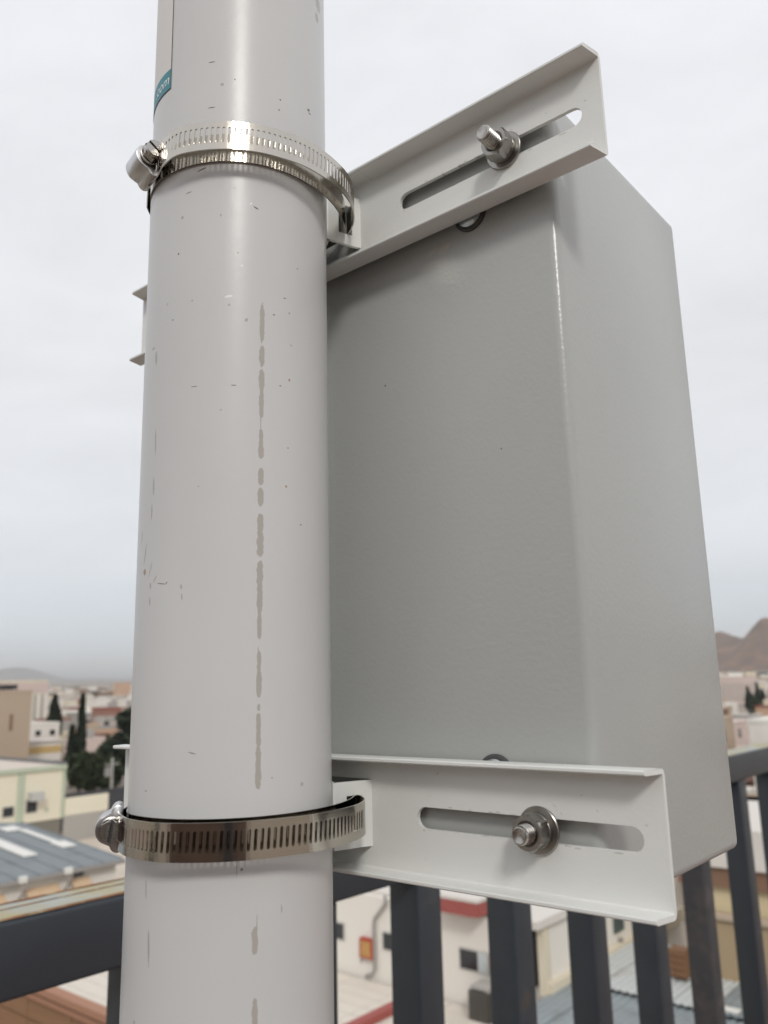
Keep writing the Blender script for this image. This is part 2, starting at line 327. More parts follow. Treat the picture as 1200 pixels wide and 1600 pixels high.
obj('colour_band', cyl_patch(ra(-158), ra(-89.75), .2839, .2948, R + .00024, 40), M_teal, st, True)
obj('sticker_edge_shade', cyl_patch(ra(-89.8), ra(-89.25), .2838, .42, R + .00022, 2), M_edge, st, True)
obj('sticker_lower_edge_shade', cyl_patch(ra(-158), ra(-89.5), .2833, .2840, R + .00021, 40), M_edge, st, True)
fc = bpy.data.curves.new('lettering', 'FONT'); fc.body = '.com'; fc.size = .0078; fc.shear = .25
fo = bpy.data.objects.new('lettering_source', fc); COL.objects.link(fo)
bpy.context.view_layer.update()
me = bpy.data.meshes.new_from_object(fo.evaluated_get(bpy.context.evaluated_depsgraph_get()))
bpy.data.objects.remove(fo); bm = NB(); bm.from_mesh(me)
bmesh.ops.subdivide_edges(bm, edges=[e for e in bm.edges if e.calc_length() > .0012], cuts=2)
w_ = max(v.co.x for v in bm.verts)
for v in bm.verts:
    a = ra(-91.2) + (v.co.x - w_) / R; rr = R + .0003
    v.co = Vector((rr * math.cos(a), rr * math.sin(a), .2871 + v.co.y))
obj('lettering', bm, M_white, st)

# ------------------------------------------------------------------ brackets (channel with slots and a pressed saddle)
BW = .058; XL, XR = -.1740, .1747
def bracket(z0, z1, su, sl_, label):
    zc = (z0 + z1) / 2; r = .0026; t = .002; d = .0107
    root = thing('mounting_bracket', label, 'bracket', (0, BW, zc), group='channel brackets behind the box')
    inv = Matrix.Translation((0, -BW, -zc))
    M = Matrix(((1, 0, 0, 0), (0, 0, 1, BW), (0, 1, 0, 0), (0, 0, 0, 1)))
    ho = [stadium(su[0], su[1], zc, .0047), stadium(-su[1], -su[0], zc, .0047),
          [(-.031, zc - .0152), (.031, zc - .0152), (.031, zc + .0152), (-.031, zc + .0152)]]
    bm = plate_with_holes([(XL, z0 + r), (XR, z0 + r), (XR, z1 - r), (XL, z1 - r)], ho, M, t)
    bmesh.ops.transform(bm, matrix=inv, verts=bm.verts[:])
    obj('web', bm, M_brk, root, True, 30)
    for s, zz, nm in ((1, z1, 'upper_flange'), (-1, z0, 'lower_flange')):
        # profile in (y, z): bend then flange, outer and inner lines
        bm = NB(); prof = []
        ri = .0006
        cy, cz = BW + t - r, zz - s * r                     # bend centre
        K = 7
        outer = [(cy + r * math.cos(a), cz + s * r * math.sin(a)) for a in [i * PI / 2 / (K - 1) for i in range(K)]] + [(BW - d + .0005, zz), (BW - d, zz - s * .0005)]
        inner = [(BW - d, zz - s * (t - .0005)), (BW - d + .0005, zz - s * t)] + [(cy + ri * math.cos(a), cz + s * ri * math.sin(a)) for a in [PI / 2 - i * PI / 2 / (K - 1) for i in range(K)]]
        prof = [(y - BW, z - zc) for y, z in outer + inner]
        A = []
        cut = .0025
        for x in (XL, XR):
            sg = 1 if x < 0 else -1
            A.append([bm.verts.new((x + sg * cut * max(0, min(1, (-y - d * .45) / (d * .55))) ** 2, y, z)) for y, z in prof])
        n = len(prof)
        for i in range(n): bm.faces.new((A[0][i], A[0][(i + 1) % n], A[1][(i + 1) % n], A[1][i]))
        bm.faces.new(A[0][::-1]); bm.faces.new(A[1])
        bmesh.ops.recalc_face_normals(bm, faces=bm.faces[:])
        obj(nm, bm, M_brk, root, True, 35)
    # saddle: strip pressed out of the web towards the pole, each wing pierced by a slot for the clamp band
    half = [(.0362, .0600), (.0342, .0597), (.0326, .0585), (.0312, .0563), (.0300, .0535), (.0288, .0498), (.0275, .0455), (.0264, .0420), (.0255, .0388)]
    path = [(x, y - BW) for x, y in half] + [(.0235, .0395 - BW), (.019, .0425 - BW), (.010, .0462 - BW), (0, .0470 - BW)]
    path = [tuple(p) for p in catmull(path, 4)]
    zs = [-.0148, -.0086, .0084, .0148]
    bm = NB(); full = path + [(-x, y) for x, y in path[::-1][1:]]
    P = [Vector((x, y, 0)) for x, y in full]; n = len(P); G = []
    for i in range(n):
        dd = (P[min(i + 1, n - 1)] - P[max(i - 1, 0)]).normalized(); nr = Vector((-dd.y, dd.x, 0))
        if nr.y > 0: nr = -nr
        G.append([[bm.verts.new((q.x, q.y, z)) for z in zs] for q in (P[i], P[i] - nr * .0018)])
    def hole(i): return .0455 < (full[i][1] + full[i + 1][1]) / 2 + BW < .0532 and abs(full[i][0]) > .026
    for i in range(n - 1):
        for j in range(3):
            if j == 1 and hole(i): continue
            bm.faces.new((G[i][0][j], G[i + 1][0][j], G[i + 1][0][j + 1], G[i][0][j + 1]))
            bm.faces.new((G[i][1][j + 1], G[i + 1][1][j + 1], G[i + 1][1][j], G[i][1][j]))
        for j in (0, 3): bm.faces.new((G[i][0][j], G[i][1][j], G[i + 1][1][j], G[i + 1][0][j]))
        if hole(i):
            for j in (1, 2): bm.faces.new((G[i][0][j], G[i + 1][0][j], G[i + 1][1][j], G[i][1][j]))
            if not hole(i - 1): bm.faces.new((G[i][0][1], G[i][0][2], G[i][1][2], G[i][1][1]))
            if not hole(i + 1): bm.faces.new((G[i + 1][0][1], G[i + 1][0][2], G[i + 1][1][2], G[i + 1][1][1]))
    bmesh.ops.recalc_face_normals(bm, faces=bm.faces[:])
    obj('saddle', bm, M_brk, root, True, 40)
    return root
bracket(.2180, .2695, (.0600, .1650), None, 'upper pale grey channel bracket tilted up to the sky with a long slot')
bracket(-.0893, -.0372, (.0592, .1656), None, 'lower pale grey channel bracket above the dark railing bars with a long slot')

# ------------------------------------------------------------------ enclosure
BX = .1461
enc = thing('electrical_enclosure', 'grey powder coated steel box hung behind the pole on two brackets', 'electrical box', (0, .15, -.0952))
bm = bbox(-BX, BX, .0632, .2202, -.0936, .2698)
def near_edge(e):
    a, b = e.verts[0].co, e.verts[1].co
    return abs(a.y - .2202) < 1e-5 and abs(b.y - .2202) < 1e-5
bmesh.ops.bevel(bm, geom=[e for e in bm.edges if not near_edge(e)], offset=.0048, segments=5, profile=.5, affect='EDGES')
bmesh.ops.bevel(bm, geom=[e for e in bm.edges if near_edge(e)], offset=.0022, segments=3, profile=.5, affect='EDGES')
o = obj('shell', bm, M_box, enc, True, 30); o.location = (0, -.15, .0952)
for x, z in ((.1003, .2231), (.0992, -.0440)):
    T = Matrix.Translation((x, .0631 - .15, z + .0952)) @ Matrix.Rotation(PI / 2, 4, 'X')
    bm = NB(); lathe(bm, [(.0092, 0), (.0092, .0007), (.0086, .0011), (.0074, .0013), (.0070, .0011)], 40, T); g = obj('rubber_washer', bm, M_rub_shade, enc, True, 40)
    bm = NB(); lathe(bm, [(.0074, .0008), (.0072, .0018), (.0056, .0026), (.0026, .0030), (.0014, .0025), (0, .0025)], 36, T); obj('screw_head', bm, M_zinc, enc, True, 35)

# ------------------------------------------------------------------ bolts
def bolt(x, z, L, rot, label):
    root = thing('hex_bolt', label, 'bolt', (x, BW, z), group='bolts through the bracket slots')
    T = Matrix.Rotation(PI / 2, 4, 'X') @ Matrix.Rotation(rot, 4, 'Z')
    bm = NB(); lathe(bm, [(.0044, 0.0001), (.0090, 0.0001), (.0093, .0004), (.0093, .0013), (.0090, .0016), (.0044, .0016)], 64, T); obj('flat_washer', bm, M_nut, root, True, 35)
    bm = NB(); lathe(bm, [(.0044, .00165), (.0066, .00165), (.0068, .0019), (.0068, .0034), (.0066, .0036), (.0044, .0036)], 48, T); obj('spring_washer', bm, M_nut, root, True, 35)
    af = .0065
    def hexf(th, k):
        q = af / math.cos((th + PI / 6) % (PI / 3) - PI / 6) / .0075
        if k in (0, 3): return min(q, .0066 / .0075)
        return q
    bm = NB(); lathe(bm, [(.0075, .0037), (.0075, .0041), (.0075, .0094), (.0075, .0102)], 72, T, hexf)
    lathe(bm, [(.0066, .0102), (.0050, .01025), (.0041, .0097), (.0040, .0085)], 72, T)
    obj('nut', bm, M_nut, root, True, 25)
    pr = [(.0039, -.014)]; h = -.0138; e = .0102 + L
    while h < e - .0012: pr += [(.0039, h), (.0039, h + .00035), (.00335, h + .00075), (.00335, h + .00085)]; h += .00125
    pr += [(.0037, h), (.0033, e - .0001), (.0029, e), (.0014, e - .0005), (0, e - .0007)]
    bm = NB(); lathe(bm, pr, 40, T); obj('threaded_stud', bm, M_screw, root, True, 25)
bolt(.1246, .2438, .0092, .30, 'upper hex nut and long threaded stud in the sloping bracket slot')
bolt(.1217, -.0633, .0058, .10, 'lower hex nut and short threaded stud in the level bracket slot')

# ------------------------------------------------------------------ hose clamps
def slotted_band(bm, path, z0, h, pitch, s0, s1, slots=True, t=.0006):
    pts = resample(path, pitch); n = len(pts)
    nr = []
    for i in range(n):
        d = (pts[min(i + 1, n - 1)] - pts[max(i - 1, 0)]).normalized(); nr.append(Vector((d.y, -d.x)))
    rect = [(0, 0), (.25, 0), (.5, 0), (.75, 0), (1, 0), (1, .25), (1, .5), (1, .75), (1, 1), (.75, 1), (.5, 1), (.25, 1), (0, 1), (0, .75), (0, .5), (0, .25)]
    hw, hh = .25, .285
    a_ = .62e-3; slot = []
    for u, v in rect:                                        # rounded slot outline in the same order
        an = math.atan2(v - .5, u - .5); cu, cv = math.cos(an), math.sin(an)
        if v in (0, 1): x = -hw * math.cos(PI * u); y = (1 if v else -1) * (hh - .052 + .052 * math.sin(PI * u))
        else: x = (1 if u > .5 else -1) * hw; y = (v - .5) * .7
        slot.append((.5 + x + y * .34, .51 + y))
    cache = {}
    def V(i, u, v, k):
        key = (round(i + u, 4), round(v, 4), k)
        if key in cache: return cache[key]
        p = pts[i].lerp(pts[i + 1], u); q = nr[i].lerp(nr[i + 1], u).normalized(); p = p + q * (t if k else 0)
        cache[key] = bm.verts.new((p.x, p.y, z0 + v * h)); return cache[key]
    for i in range(n - 1):
        sl = slots and s0 <= i * pitch <= s1
        for k in (0, 1):
            if sl:
                A = [V(i, u, v, k) for u, v in rect]; B = [V(i, u, v, k) for u, v in slot]
                for j in range(16): bm.faces.new((A[j], A[(j + 1) % 16], B[(j + 1) % 16], B[j]) if k else (B[j], B[(j + 1) % 16], A[(j + 1) % 16], A[j]))
            else:
                for a in range(4):
                    for b in range(4):
                        q = [V(i, a / 4, b / 4, k), V(i, a / 4 + .25, b / 4, k), V(i, a / 4 + .25, b / 4 + .25, k), V(i, a / 4, b / 4 + .25, k)]
                        bm.faces.new(q if k else q[::-1])
        if sl:
            A = [V(i, u, v, 0) for u, v in slot]; B = [V(i, u, v, 1) for u, v in slot]
            for j in range(16): bm.faces.new((A[j], A[(j + 1) % 16], B[(j + 1) % 16], B[j]))
        for a in range(4):
            for v in (0, 1): bm.faces.new((V(i, a / 4, v, 0), V(i, a / 4 + .25, v, 0), V(i, a / 4 + .25, v, 1), V(i, a / 4, v, 1)))
    for i, u in ((0, 0), (n - 2, 1)):
        for b in range(4): bm.faces.new((V(i, u, b / 4, 0), V(i, u, b / 4 + .25, 0), V(i, u, b / 4 + .25, 1), V(i, u, b / 4, 1)))
    bmesh.ops.recalc_face_normals(bm, faces=bm.faces[:])

def polar(l): return [(r * math.cos(ra(a)), r * math.sin(ra(a))) for a, r in l]
A0 = -123.5
def clamp(zc, label, gap, A0, tilt, lift):
    root = thing('hose_clamp', label, 'hose clamp', (0, 0, zc), group='hose clamps round the pole')
    h = .0142
    front = polar([(A0 - 4, R + .0034), (A0 + 8, R + .0036)] + ([(-104, R + .0032 + gap * .15), (-90, R + .003 + gap * .42)] if A0 < -112 else [(-84, R + .003 + gap * .36)]) + [(-70, R + .002 + gap * .8), (-50, R + gap), (-32, R + gap), (-15, R + gap * 1.02)])
    outer = front + [(.0547, -.004), (.0548, .009), (.0522, .0235), (.0472, .0345), (.0408, .0425), (.0335, .0482), (.0272, .0512)]
    op = catmull(outer, 16)
    bm = NB(); slotted_band(bm, op, -h / 2, h, .00256, .004, .150); obj('slotted_band', bm, M_band, root, True, 35)
    inner = polar([(-137.5, R + .0008), (-110, R + .0006), (-90, R + .0006), (-70, R + .0006), (-50, R + .0006), (-30, R + .0006), (-12, R + .0007), (2, R + .0012)]) + [(.0452, .014), (.0420, .0265), (.0370, .0375), (.0318, .0455), (.0276, .0492), (.021, .0530), (0, .0538), (-.022, .0530), (-.029, .0492), (-.0345, .043), (-.0405, .0320)] + polar([(165, R + .0008), (185, R + .0007), (205, R + .0007), (222, R + .0008), (236, R + .0022)])
    ip = catmull(inner, 16)
    bm = NB(); slotted_band(bm, ip, -h / 2 + .0001, h, .004, 0, 0, False, .0005); obj('plain_band', bm, M_band_shade, root, True, 35)
    # screw housing: profile in (radial, z), extruded along the tangent
    a = ra(A0); er = Vector((math.cos(a), math.sin(a), 0)); et = Vector((-math.sin(a), math.cos(a), 0)); ez = Vector((0, 0, 1))
    ct, st_ = math.cos(ra(tilt)), math.sin(ra(tilt)); et, ez = et * ct + ez * st_, ez * ct - et * st_
    prof = [(.0005, -.0088), (.0012, -.0095), (.0026, -.0098), (.0040, -.0093), (.0050, -.0082), (.0057, -.0068)]
    for i in range(13):
        b = -PI * .30 + i * PI * .60 / 12; prof.append((.0053 + .0063 * math.cos(b), .0065 * math.sin(b)))
    prof += [(.0057, .0068), (.0050, .0082), (.0040, .0093), (.0026, .0098), (.0012, .0095), (.0005, .0088)]
    def M_at(org): return Matrix(((er.x, ez.x, et.x, org.x), (er.y, ez.y, et.y, org.y), (er.z, ez.z, et.z, org.z), (0, 0, 0, 1)))
    lf = Vector((0, 0, lift)); o0 = er * (R + .0012) - et * .0105 + lf
    bm = NB(); prism(bm, prof, M_at(o0), .0135)
    bmesh.ops.bevel(bm, geom=[e for e in bm.edges if abs((e.verts[0].co - e.verts[1].co).dot(et)) < 1e-6], offset=.0007, segments=2, profile=.5, affect='EDGES')
    hs = obj('screw_housing', bm, M_house, root, True, 38)
    MS = M_at(er * (R + .0062) + et * .0031 + lf)
    bm = NB(); lathe(bm, [(.0, -.001), (.0036, -.001), (.0036, .0006), (.0052, .0008), (.0052, .0016), (.0046, .0018)], 36, MS); obj('screw_collar', bm, M_screw, root, True, 30)
    # slotted hexagon head: two halves either side of the slot plus the floor of the slot
    rs = .0047; cosn = []
    for i in range(48):
        th = 2 * PI * i / 48; q = .0042 / math.cos((th + PI / 6) % (PI / 3) - PI / 6); cosn.append((q * math.cos(th), q * math.sin(th)))
    bm = NB(); prism(bm, cosn, MS @ Matrix.Translation((0, 0, .0017)), .0034)
    for f in bm.faces:
        if len(f.verts) > 8: f.material_index = 1  # slot floor coloured near-black for the shade down in the slot
    sw = .0007; rotS = Matrix.Rotation(ra(8 if zc < 0 else -52), 4, 'Z')
    for sg in (1, -1):
        half = [(sw * sg, -.0042 + 1e-4), (sw * sg, .0042 - 1e-4)]
        arc = []
        for i in range(13):
            th = -PI / 2 + PI * i / 12; arc.append((max(sw, .0044 * math.cos(th)) * sg, .0042 * math.sin(th)))
        pol = [p for p in arc]
        if sg < 0: pol = pol[::-1]
        b2 = NB(); prism(b2, pol, MS @ rotS @ Matrix.Translation((0, 0, .0051)), .0022)
        me = bpy.data.meshes.new('tmp'); b2.to_mesh(me); b2.free(); bm.from_mesh(me); bpy.data.meshes.remove(me)
    obj('slotted_screw_head', bm, [M_screw, M_rub_shade], root, True, 28)
clamp(.2421, 'upper bright steel hose clamp with its slotted screw raised beside the sky', .0096, -101, 5, .0038)
clamp(-.0615, 'lower dark reflecting steel hose clamp with its screw above the grey roof', .0092, -123.5, 0, 0)

# ------------------------------------------------------------------ railing
M_rail = mat('railing_paint', lin(47, 52, 58), .40, var=.10, vscale=9, bump=.12, bscale=60, bdist=.002, dirt=lin(76, 74, 70), dirt_scale=7, dirt_amt=.62)
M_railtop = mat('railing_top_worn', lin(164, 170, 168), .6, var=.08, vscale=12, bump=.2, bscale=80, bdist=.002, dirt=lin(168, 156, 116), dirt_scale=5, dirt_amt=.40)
M_rust = mat('rust_line', lin(128, 84, 44), .85, var=.25, vscale=40, dirt=lin(176, 168, 132), dirt_scale=25, dirt_amt=.52)
RX, RW, RZ0, RZ1 = -.757, .094, -.3665, -.274
RR = math.atan(.0165)
rail = thing('steel_railing', 'dark slate grey railing of square steel tubes with a worn rusty top', 'railing', (RX, 0, -1.62), -RR)
def rbox(name, x0, x1, y0, y1, z0, z1, m, bev): 
    o = obj(name, bbox(x0, x1, y0, y1, z0 + 1.62, z1 + 1.62, bev, 3), m, rail, True, 40); return o
bm = bbox(-RW, 0, -2.2, 5.2, RZ0 + 1.62, RZ1 + 1.62, .007, 4)
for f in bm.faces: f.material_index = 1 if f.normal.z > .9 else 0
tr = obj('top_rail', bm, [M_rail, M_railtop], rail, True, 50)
rnd = random.Random(3)
for x, wdt in ((-.008, .0055), (-.058, .0034), (-.087, .006)):
    bm = NB(); ys = [-.4 + i * .05 for i in range(34)]; pr = None
    for y in ys:
        xx = x + rnd.uniform(-.0012, .0012); w = wdt * rnd.uniform(.25, 1.1) * (1 if y < .75 else max(.05, 1 - (y - .75) * 1.6))
        q = [bm.verts.new((xx - w, y, RZ1 + 1.62 + .0006)), bm.verts.new((xx + w, y, RZ1 + 1.62 + .0006))]
        if pr: bm.faces.new((pr[0], pr[1], q[1], q[0]))
        pr = q
    obj('rust_streak', bm, M_rust, tr)
obj('bottom_rail', bbox(-.085, -.009, -2.2, 5.2, .10, .16, .006, 3), M_rail, rail, True, 40)
BS = .074
M_rail2 = mat('railing_paint_rusty', lin(48, 54, 60), .45, var=.14, vscale=14, bump=.25, bscale=90, bdist=.003, dirt=lin(86, 72, 58), dirt_scale=9, dirt_amt=.58)
M_rail3 = mat('railing_paint_chalky', lin(58, 58, 60), .6, var=.2, vscale=10, bump=.3, bscale=110, bdist=.002, dirt=lin(86, 78, 76), dirt_scale=9, dirt_amt=.50)
b0 = None
for i, y in enumerate([-1.02, -.67, -.31, .13, .468, .79, 1.083, 1.415, 1.768, 2.13, 2.508, 2.923, 3.33, 3.75, 4.2]):
    if b0 is None:
        b0 = obj('baluster', bbox(-BS - .010, -.010, 0, BS, .161, RZ0 + 1.6195, .005, 3), M_rail, rail, True, 40); o = b0
    else:
        o = b0.copy(); COL.objects.link(o); o.parent = rail
        if i in (7, 9): o.data = o.data.copy(); o.data.materials[0] = M_rail2
        if i == 10: o.data = o.data.copy(); o.data.materials[0] = M_rail3; o['label'] = 'chalky scuffed baluster'
    o.location = (0, y, 0)

# ------------------------------------------------------------------ own building and terrain
GZ = -13.0
M_conc = mat('terrace_coating', lin(142, 122, 112), .8, var=.15, vscale=1.5, dirt=lin(118, 96, 88), dirt_scale=1.2, dirt_amt=.52)
o = obj('roof_terrace', bbox(-.98, 6, -4, 6, -1.9, -1.622), M_conc); struct(o)
o = obj('own_building', bbox(-.95, 5.9, -3.9, 5.9, GZ - .5, -1.91), mat('own_wall', lin(190, 186, 178), .8, var=.06)); tag(o, 'pale building under the railing terrace in the foreground', 'building')

M_added_stair = mat('added_stair_house_render', lin(112, 94, 84), .85, var=.1, vscale=1.2, dirt=lin(90, 76, 68), dirt_scale=.9, dirt_amt=.52)  # added out of view to darken steel reflections and sky light from behind
sh = thing('added_stair_house', 'brown stair house added unseen behind the viewer to darken reflections and sky light', 'building', (3.4, -2.9, -1.62))
bm = NB(); box(bm, -3.6, 2.4, -1.0, 0, .003, 2.35); obj('wall', bm, M_added_stair, sh)
bm = NB(); box(bm, -3.75, 2.55, -1.0, .15, 2.353, 2.52); obj('roof_slab', bm, M_added_stair, sh)
bm = NB(); box(bm, -.6, .35, .002, .05, .01, 2.05); obj('door', bm, mat('door_dark', lin(60, 62, 66), .5), sh)

M_ground = mat('city_ground', lin(150, 138, 124), .95, var=.18, vscale=.02, dirt=lin(96, 92, 84), dirt_scale=.05, dirt_amt=.5)
def terr(x, y):
    d = math.hypot(x, y)
    s = max(0., d - 420.); return GZ + (s * s / (s + 400.)) * .016
bm = NB(); rg = []
rad = [0, 20, 50, 100, 200, 300, 420, 550, 700, 900, 1200, 1600, 2200, 3000, 4200, 6000, 9000, 20000]
for r_ in rad: rg.append([bm.verts.new((r_ * math.cos(2 * PI * i / 96), r_ * math.sin(2 * PI * i / 96), terr(r_, 0))) for i in range(96)] if r_ else [bm.verts.new((0, 0, GZ))])
for A, B in zip(rg, rg[1:]):
    for i in range(96):
        j = (i + 1) % 96
        if len(A) == 1: bm.faces.new((A[0], B[i], B[j]))
        else: bm.faces.new((A[i], B[i], B[j], A[j]))
struct(obj('ground', bm, M_ground, None, True))

def mountain(name, cx, cy, peaks, m, seed, label_res=90, ext=1400):
    rnd = random.Random(seed); bm = NB(); n = label_res; g = []
    ph = [(rnd.uniform(.006, .045), rnd.uniform(0, 6.28), rnd.uniform(0, 6.28)) for _ in range(10)]
    for i in range(n + 1):
        row = []
        for j in range(n + 1):
            x = cx + (i / n - .5) * 2 * ext; y = cy + (j / n - .5) * 2 * ext; z = terr(x, y) - 25
            for px, py, hh, sx, sy in peaks: z += hh * math.exp(-((x - px) / sx) ** 2 - ((y - py) / sy) ** 2)
            hgt = max(0, z - terr(x, y))
            for f, a, b in ph: z += hgt * .06 * math.sin(x * f + a) * math.sin(y * f * 1.2 + b) / (1 + f * 40)
            row.append(bm.verts.new((x, y, z)))
        g.append(row)
    for i in range(n):
        for j in range(n): bm.faces.new((g[i][j], g[i + 1][j], g[i + 1][j + 1], g[i][j + 1]))
    return struct(obj(name, bm, m, None, True))
M_hill = mat('dry_hill', lin(118, 92, 74), .95, var=.45, vscale=.012, dirt=lin(84, 74, 70), dirt_scale=.02, dirt_amt=.46)
mountain('hill', -560, 2760, [(-735, 2672, 122, 70, 160), (-900, 2800, 120, 150, 300), (-560, 2760, 120, 120, 260), (-250, 2900, 150, 200, 300), (-1200, 3000, 130, 250, 300)], M_hill, 5, 150)
mountain('distant_mountain', -14000, 7000, [(-13900, 6950, 230, 900, 420), (-14300, 6000, 200, 1100, 700), (-14500, 8300, 60, 1000, 900), (-14000, 4400, 230, 1000, 1000)], M_hill, 9, 60, 5000)

# ------------------------------------------------------------------ house building blocks
PAL = {'white': lin(226, 222, 214), 'cream': lin(216, 206, 184), 'tan': lin(180, 162, 142), 'pink': lin(206, 188, 180), 'grey': lin(168, 164, 158),
       'terracotta': lin(150, 112, 98), 'ochre': lin(200, 172, 118), 'brown': lin(128, 100, 80), 'red': lin(138, 78, 68), 'orange': lin(196, 164, 138)}
MW = {k: mat('wall_' + k, v, .85, var=.07, vscale=.6, dirt=tuple(c * .72 for c in v), dirt_scale=.35, dirt_amt=.56) for k, v in PAL.items()}
M_glass = mat('window_glass', lin(44, 48, 52), .12, spec=.6)
M_frame = mat('window_frame', lin(190, 188, 182), .5)
M_tank = mat('tank_black', lin(52, 50, 50), .5)
M_roofw = mat('roof_whitewash', lin(214, 208, 200), .8, var=.08, vscale=.4, dirt=lin(170, 160, 148), dirt_scale=.25, dirt_amt=.54)

def lbl(o, l, c, g=None): return tag(o, l, c, g)
UNIT = {}; CL = random.Random(77)
def unit_box(m):
    if m.name not in UNIT:
        bm = bbox(-.5, .5, -.5, .5, 0, 1); me = bpy.data.meshes.new('block'); bm.to_mesh(me); bm.free(); me.materials.append(m); UNIT[m.name] = me
    return UNIT[m.name]
def part_box(name, parent, x0, x1, y0, y1, z0, z1, m):
    """box part in the parent's local space (mesh shared, own scale)"""
    o = bpy.data.objects.new(name, unit_box(m)); COL.objects.link(o); o.parent = parent
    o.location = ((x0 + x1) / 2, (y0 + y1) / 2, z0); o.scale = (x1 - x0, y1 - y0, z1 - z0); return o

def house(x, y, w, d, h, col, label, cat='house', group=None, name='house', roof='parapet', wins=2, z=None, tank=False, rcol=None, bands=()):
    """flat-roofed house: walls, roof slab with raised parapet, windows with panes on the two faces seen from the terrace"""
    z = terr(x, y) if z is None else z
    t = thing(name, label, cat, (x, y, z), group=group)
    wm = MW[col]; rm = MW[rcol] if rcol else M_roofw
    part_box('wall', t, -w / 2, w / 2, -d / 2, d / 2, -1, h, wm)
    part_box('roof', t, -w / 2 + .25, w / 2 - .25, -d / 2 + .25, d / 2 - .25, h + .003, h + .08, rm)
    if roof == 'parapet':
        bm = NB()
        for a in ((-w / 2 - .04, w / 2 + .04, -d / 2 - .04, -d / 2 + .2), (-w / 2 - .04, w / 2 + .04, d / 2 - .2, d / 2 + .04), (-w / 2 - .04, -w / 2 + .2, -d / 2 + .203, d / 2 - .203), (w / 2 - .2, w / 2 + .04, -d / 2 + .203, d / 2 - .203)): box(bm, *a, h - .1, h + .55)
        obj('parapet', bm, wm if not rcol else rm, t)
    elif roof == 'slab':
        part_box('roof_slab', t, -w / 2 - .35, w / 2 + .35, -d / 2 - .35, d / 2 + .35, h + .09, h + .35, rm)
    for (z0, z1, c) in bands: part_box('colour_band', t, -w / 2 - .03, w / 2 + .03, -d / 2 - .03, d / 2 + .03, z0, z1, MW[c])
    if wins:
        fl = max(1, int(h / 3.0))
        for f in range(fl):
            for k in range(wins):
                zz = f * 3.0 + 1.0; yy = -d / 2 + d * (k + .5) / wins; xx = -w / 2 + w * (k + .5) / wins
                q = part_box('window', t, w / 2 - .02, w / 2 + .05, yy - .6, yy + .6, zz, zz + 1.2, M_glass)
                q = part_box('window', t, xx - .6, xx + .6, -d / 2 - .05, -d / 2 + .02, zz, zz + 1.2, M_glass)
    if tank:
        bm = NB(); lathe(bm, [(0, .3), (.55, .3), (.55, 1.2), (.3, 1.45), (0, 1.5)], 12, Matrix.Translation((w * .2, d * .1, h))); obj('water_tank', bm, M_tank, t, True, 40)
    if wins and CL.random() < .6:
        a, b2 = CL.uniform(-w * .25, w * .2), CL.uniform(-d * .25, d * .2)
        part_box('roof_room', t, a - 1.0, a + 1.0, b2 - .9, b2 + .9, h + .081, h + 2.0, MW[CL.choice(['white', 'grey', 'tan', 'cream'])])
    return t

# ------------------------------------------------------------------ grey metal-roofed hall, nearest on the left
M_gmet = mat('grey_metal_roof', lin(128, 134, 137), .8, var=.06, vscale=.4, dirt=lin(112, 118, 122), dirt_scale=.8, dirt_amt=.52)
M_light = mat('skylight_panel', lin(222, 220, 214), .4, var=.04, vscale=2)
M_ww = mat('white_plaster', lin(226, 221, 212), .8, var=.05, vscale=.7, dirt=lin(196, 188, 176), dirt_scale=.5, dirt_amt=.58)
M_beige = mat('beige_awning', lin(206, 178, 146), .8, var=.06)
M_gut = mat('gutter_grey', lin(150, 146, 142), .5)
h1 = thing('metal_roof_hall', 'low white hall with a grey metal roof and white skylight strips', 'building', (-40, 12, GZ))
part_box('wall', h1, -14.4, 4.75, -16, 10.55, -.5, 5.25, M_ww)
rise = .0813
def roof_sheet(x0, x1, y0, y1, lift=0., th=.08):
    """sloping sheet on the hall roof in local coordinates (eave at x = 4.96, z = 5.5, ridge at x = -4.74)"""
    bm = NB(); zf = lambda x: 5.5 + (4.96 - x) * rise + lift if x >= -4.74 else 5.5 + 9.7 * rise - (-4.74 - x) * rise + lift
    v = [bm.verts.new((x, y, zf(x) + dz)) for dz in (-th, 0) for x, y in ((x0, y0), (x1, y0), (x1, y1), (x0, y1))]
    for f in [(3, 2, 1, 0), (4, 5, 6, 7), (0, 1, 5, 4), (1, 2, 6, 5), (2, 3, 7, 6), (3, 0, 4, 7)]: bm.faces.new([v[i] for i in f])
    return bm
yy = -16.2
while yy < 10.8:
    y1 = min(yy + .98, 10.85)
    obj('roof_panel', roof_sheet(-4.74, 4.96, yy, y1), M_gmet, h1)
    obj('roof_panel', roof_sheet(-14.5, -4.74, yy, y1), M_gmet, h1)
    bm = roof_sheet(-4.74, 4.96, y1 - .03, y1 + .03, .045, .06); obj('roof_seam', bm, M_gmet, h1); yy += 1.0
for x0, x1, y0, y1 in ((-3.9, 2.05, 7.55, 8.2), (-4.0, -3.0, 9.2, 10.0), (-2.9, .5, 9.78, 10.1), (.5, 1.65, 9.65, 10.35), (-3.9, 1.6, 3.4, 4.0), (-3.9, 1.6, -1, -.4), (-3.9, 1.6, -5.4, -4.8)):
    obj('skylight', roof_sheet(x0, x1, y0, y1, .085, .05), M_light, h1)
part_box('gutter', h1, 4.97, 5.13, -16.2, 10.85, 5.32, 5.47, M_gut)
for y in (5.93, 7.95):
    bm = NB(); tube(bm, [(5.22, y, 5.35), (5.22, y, 4.9), (4.85, y, 4.6), (4.85, y, .3)], .05, 8); q = obj('downpipe', bm, M_gut, h1, True)
    obj('rain_hopper', bbox(5.1, 5.34, y - .16, y + .16, 5.36, 5.62, .03), M_light, h1)
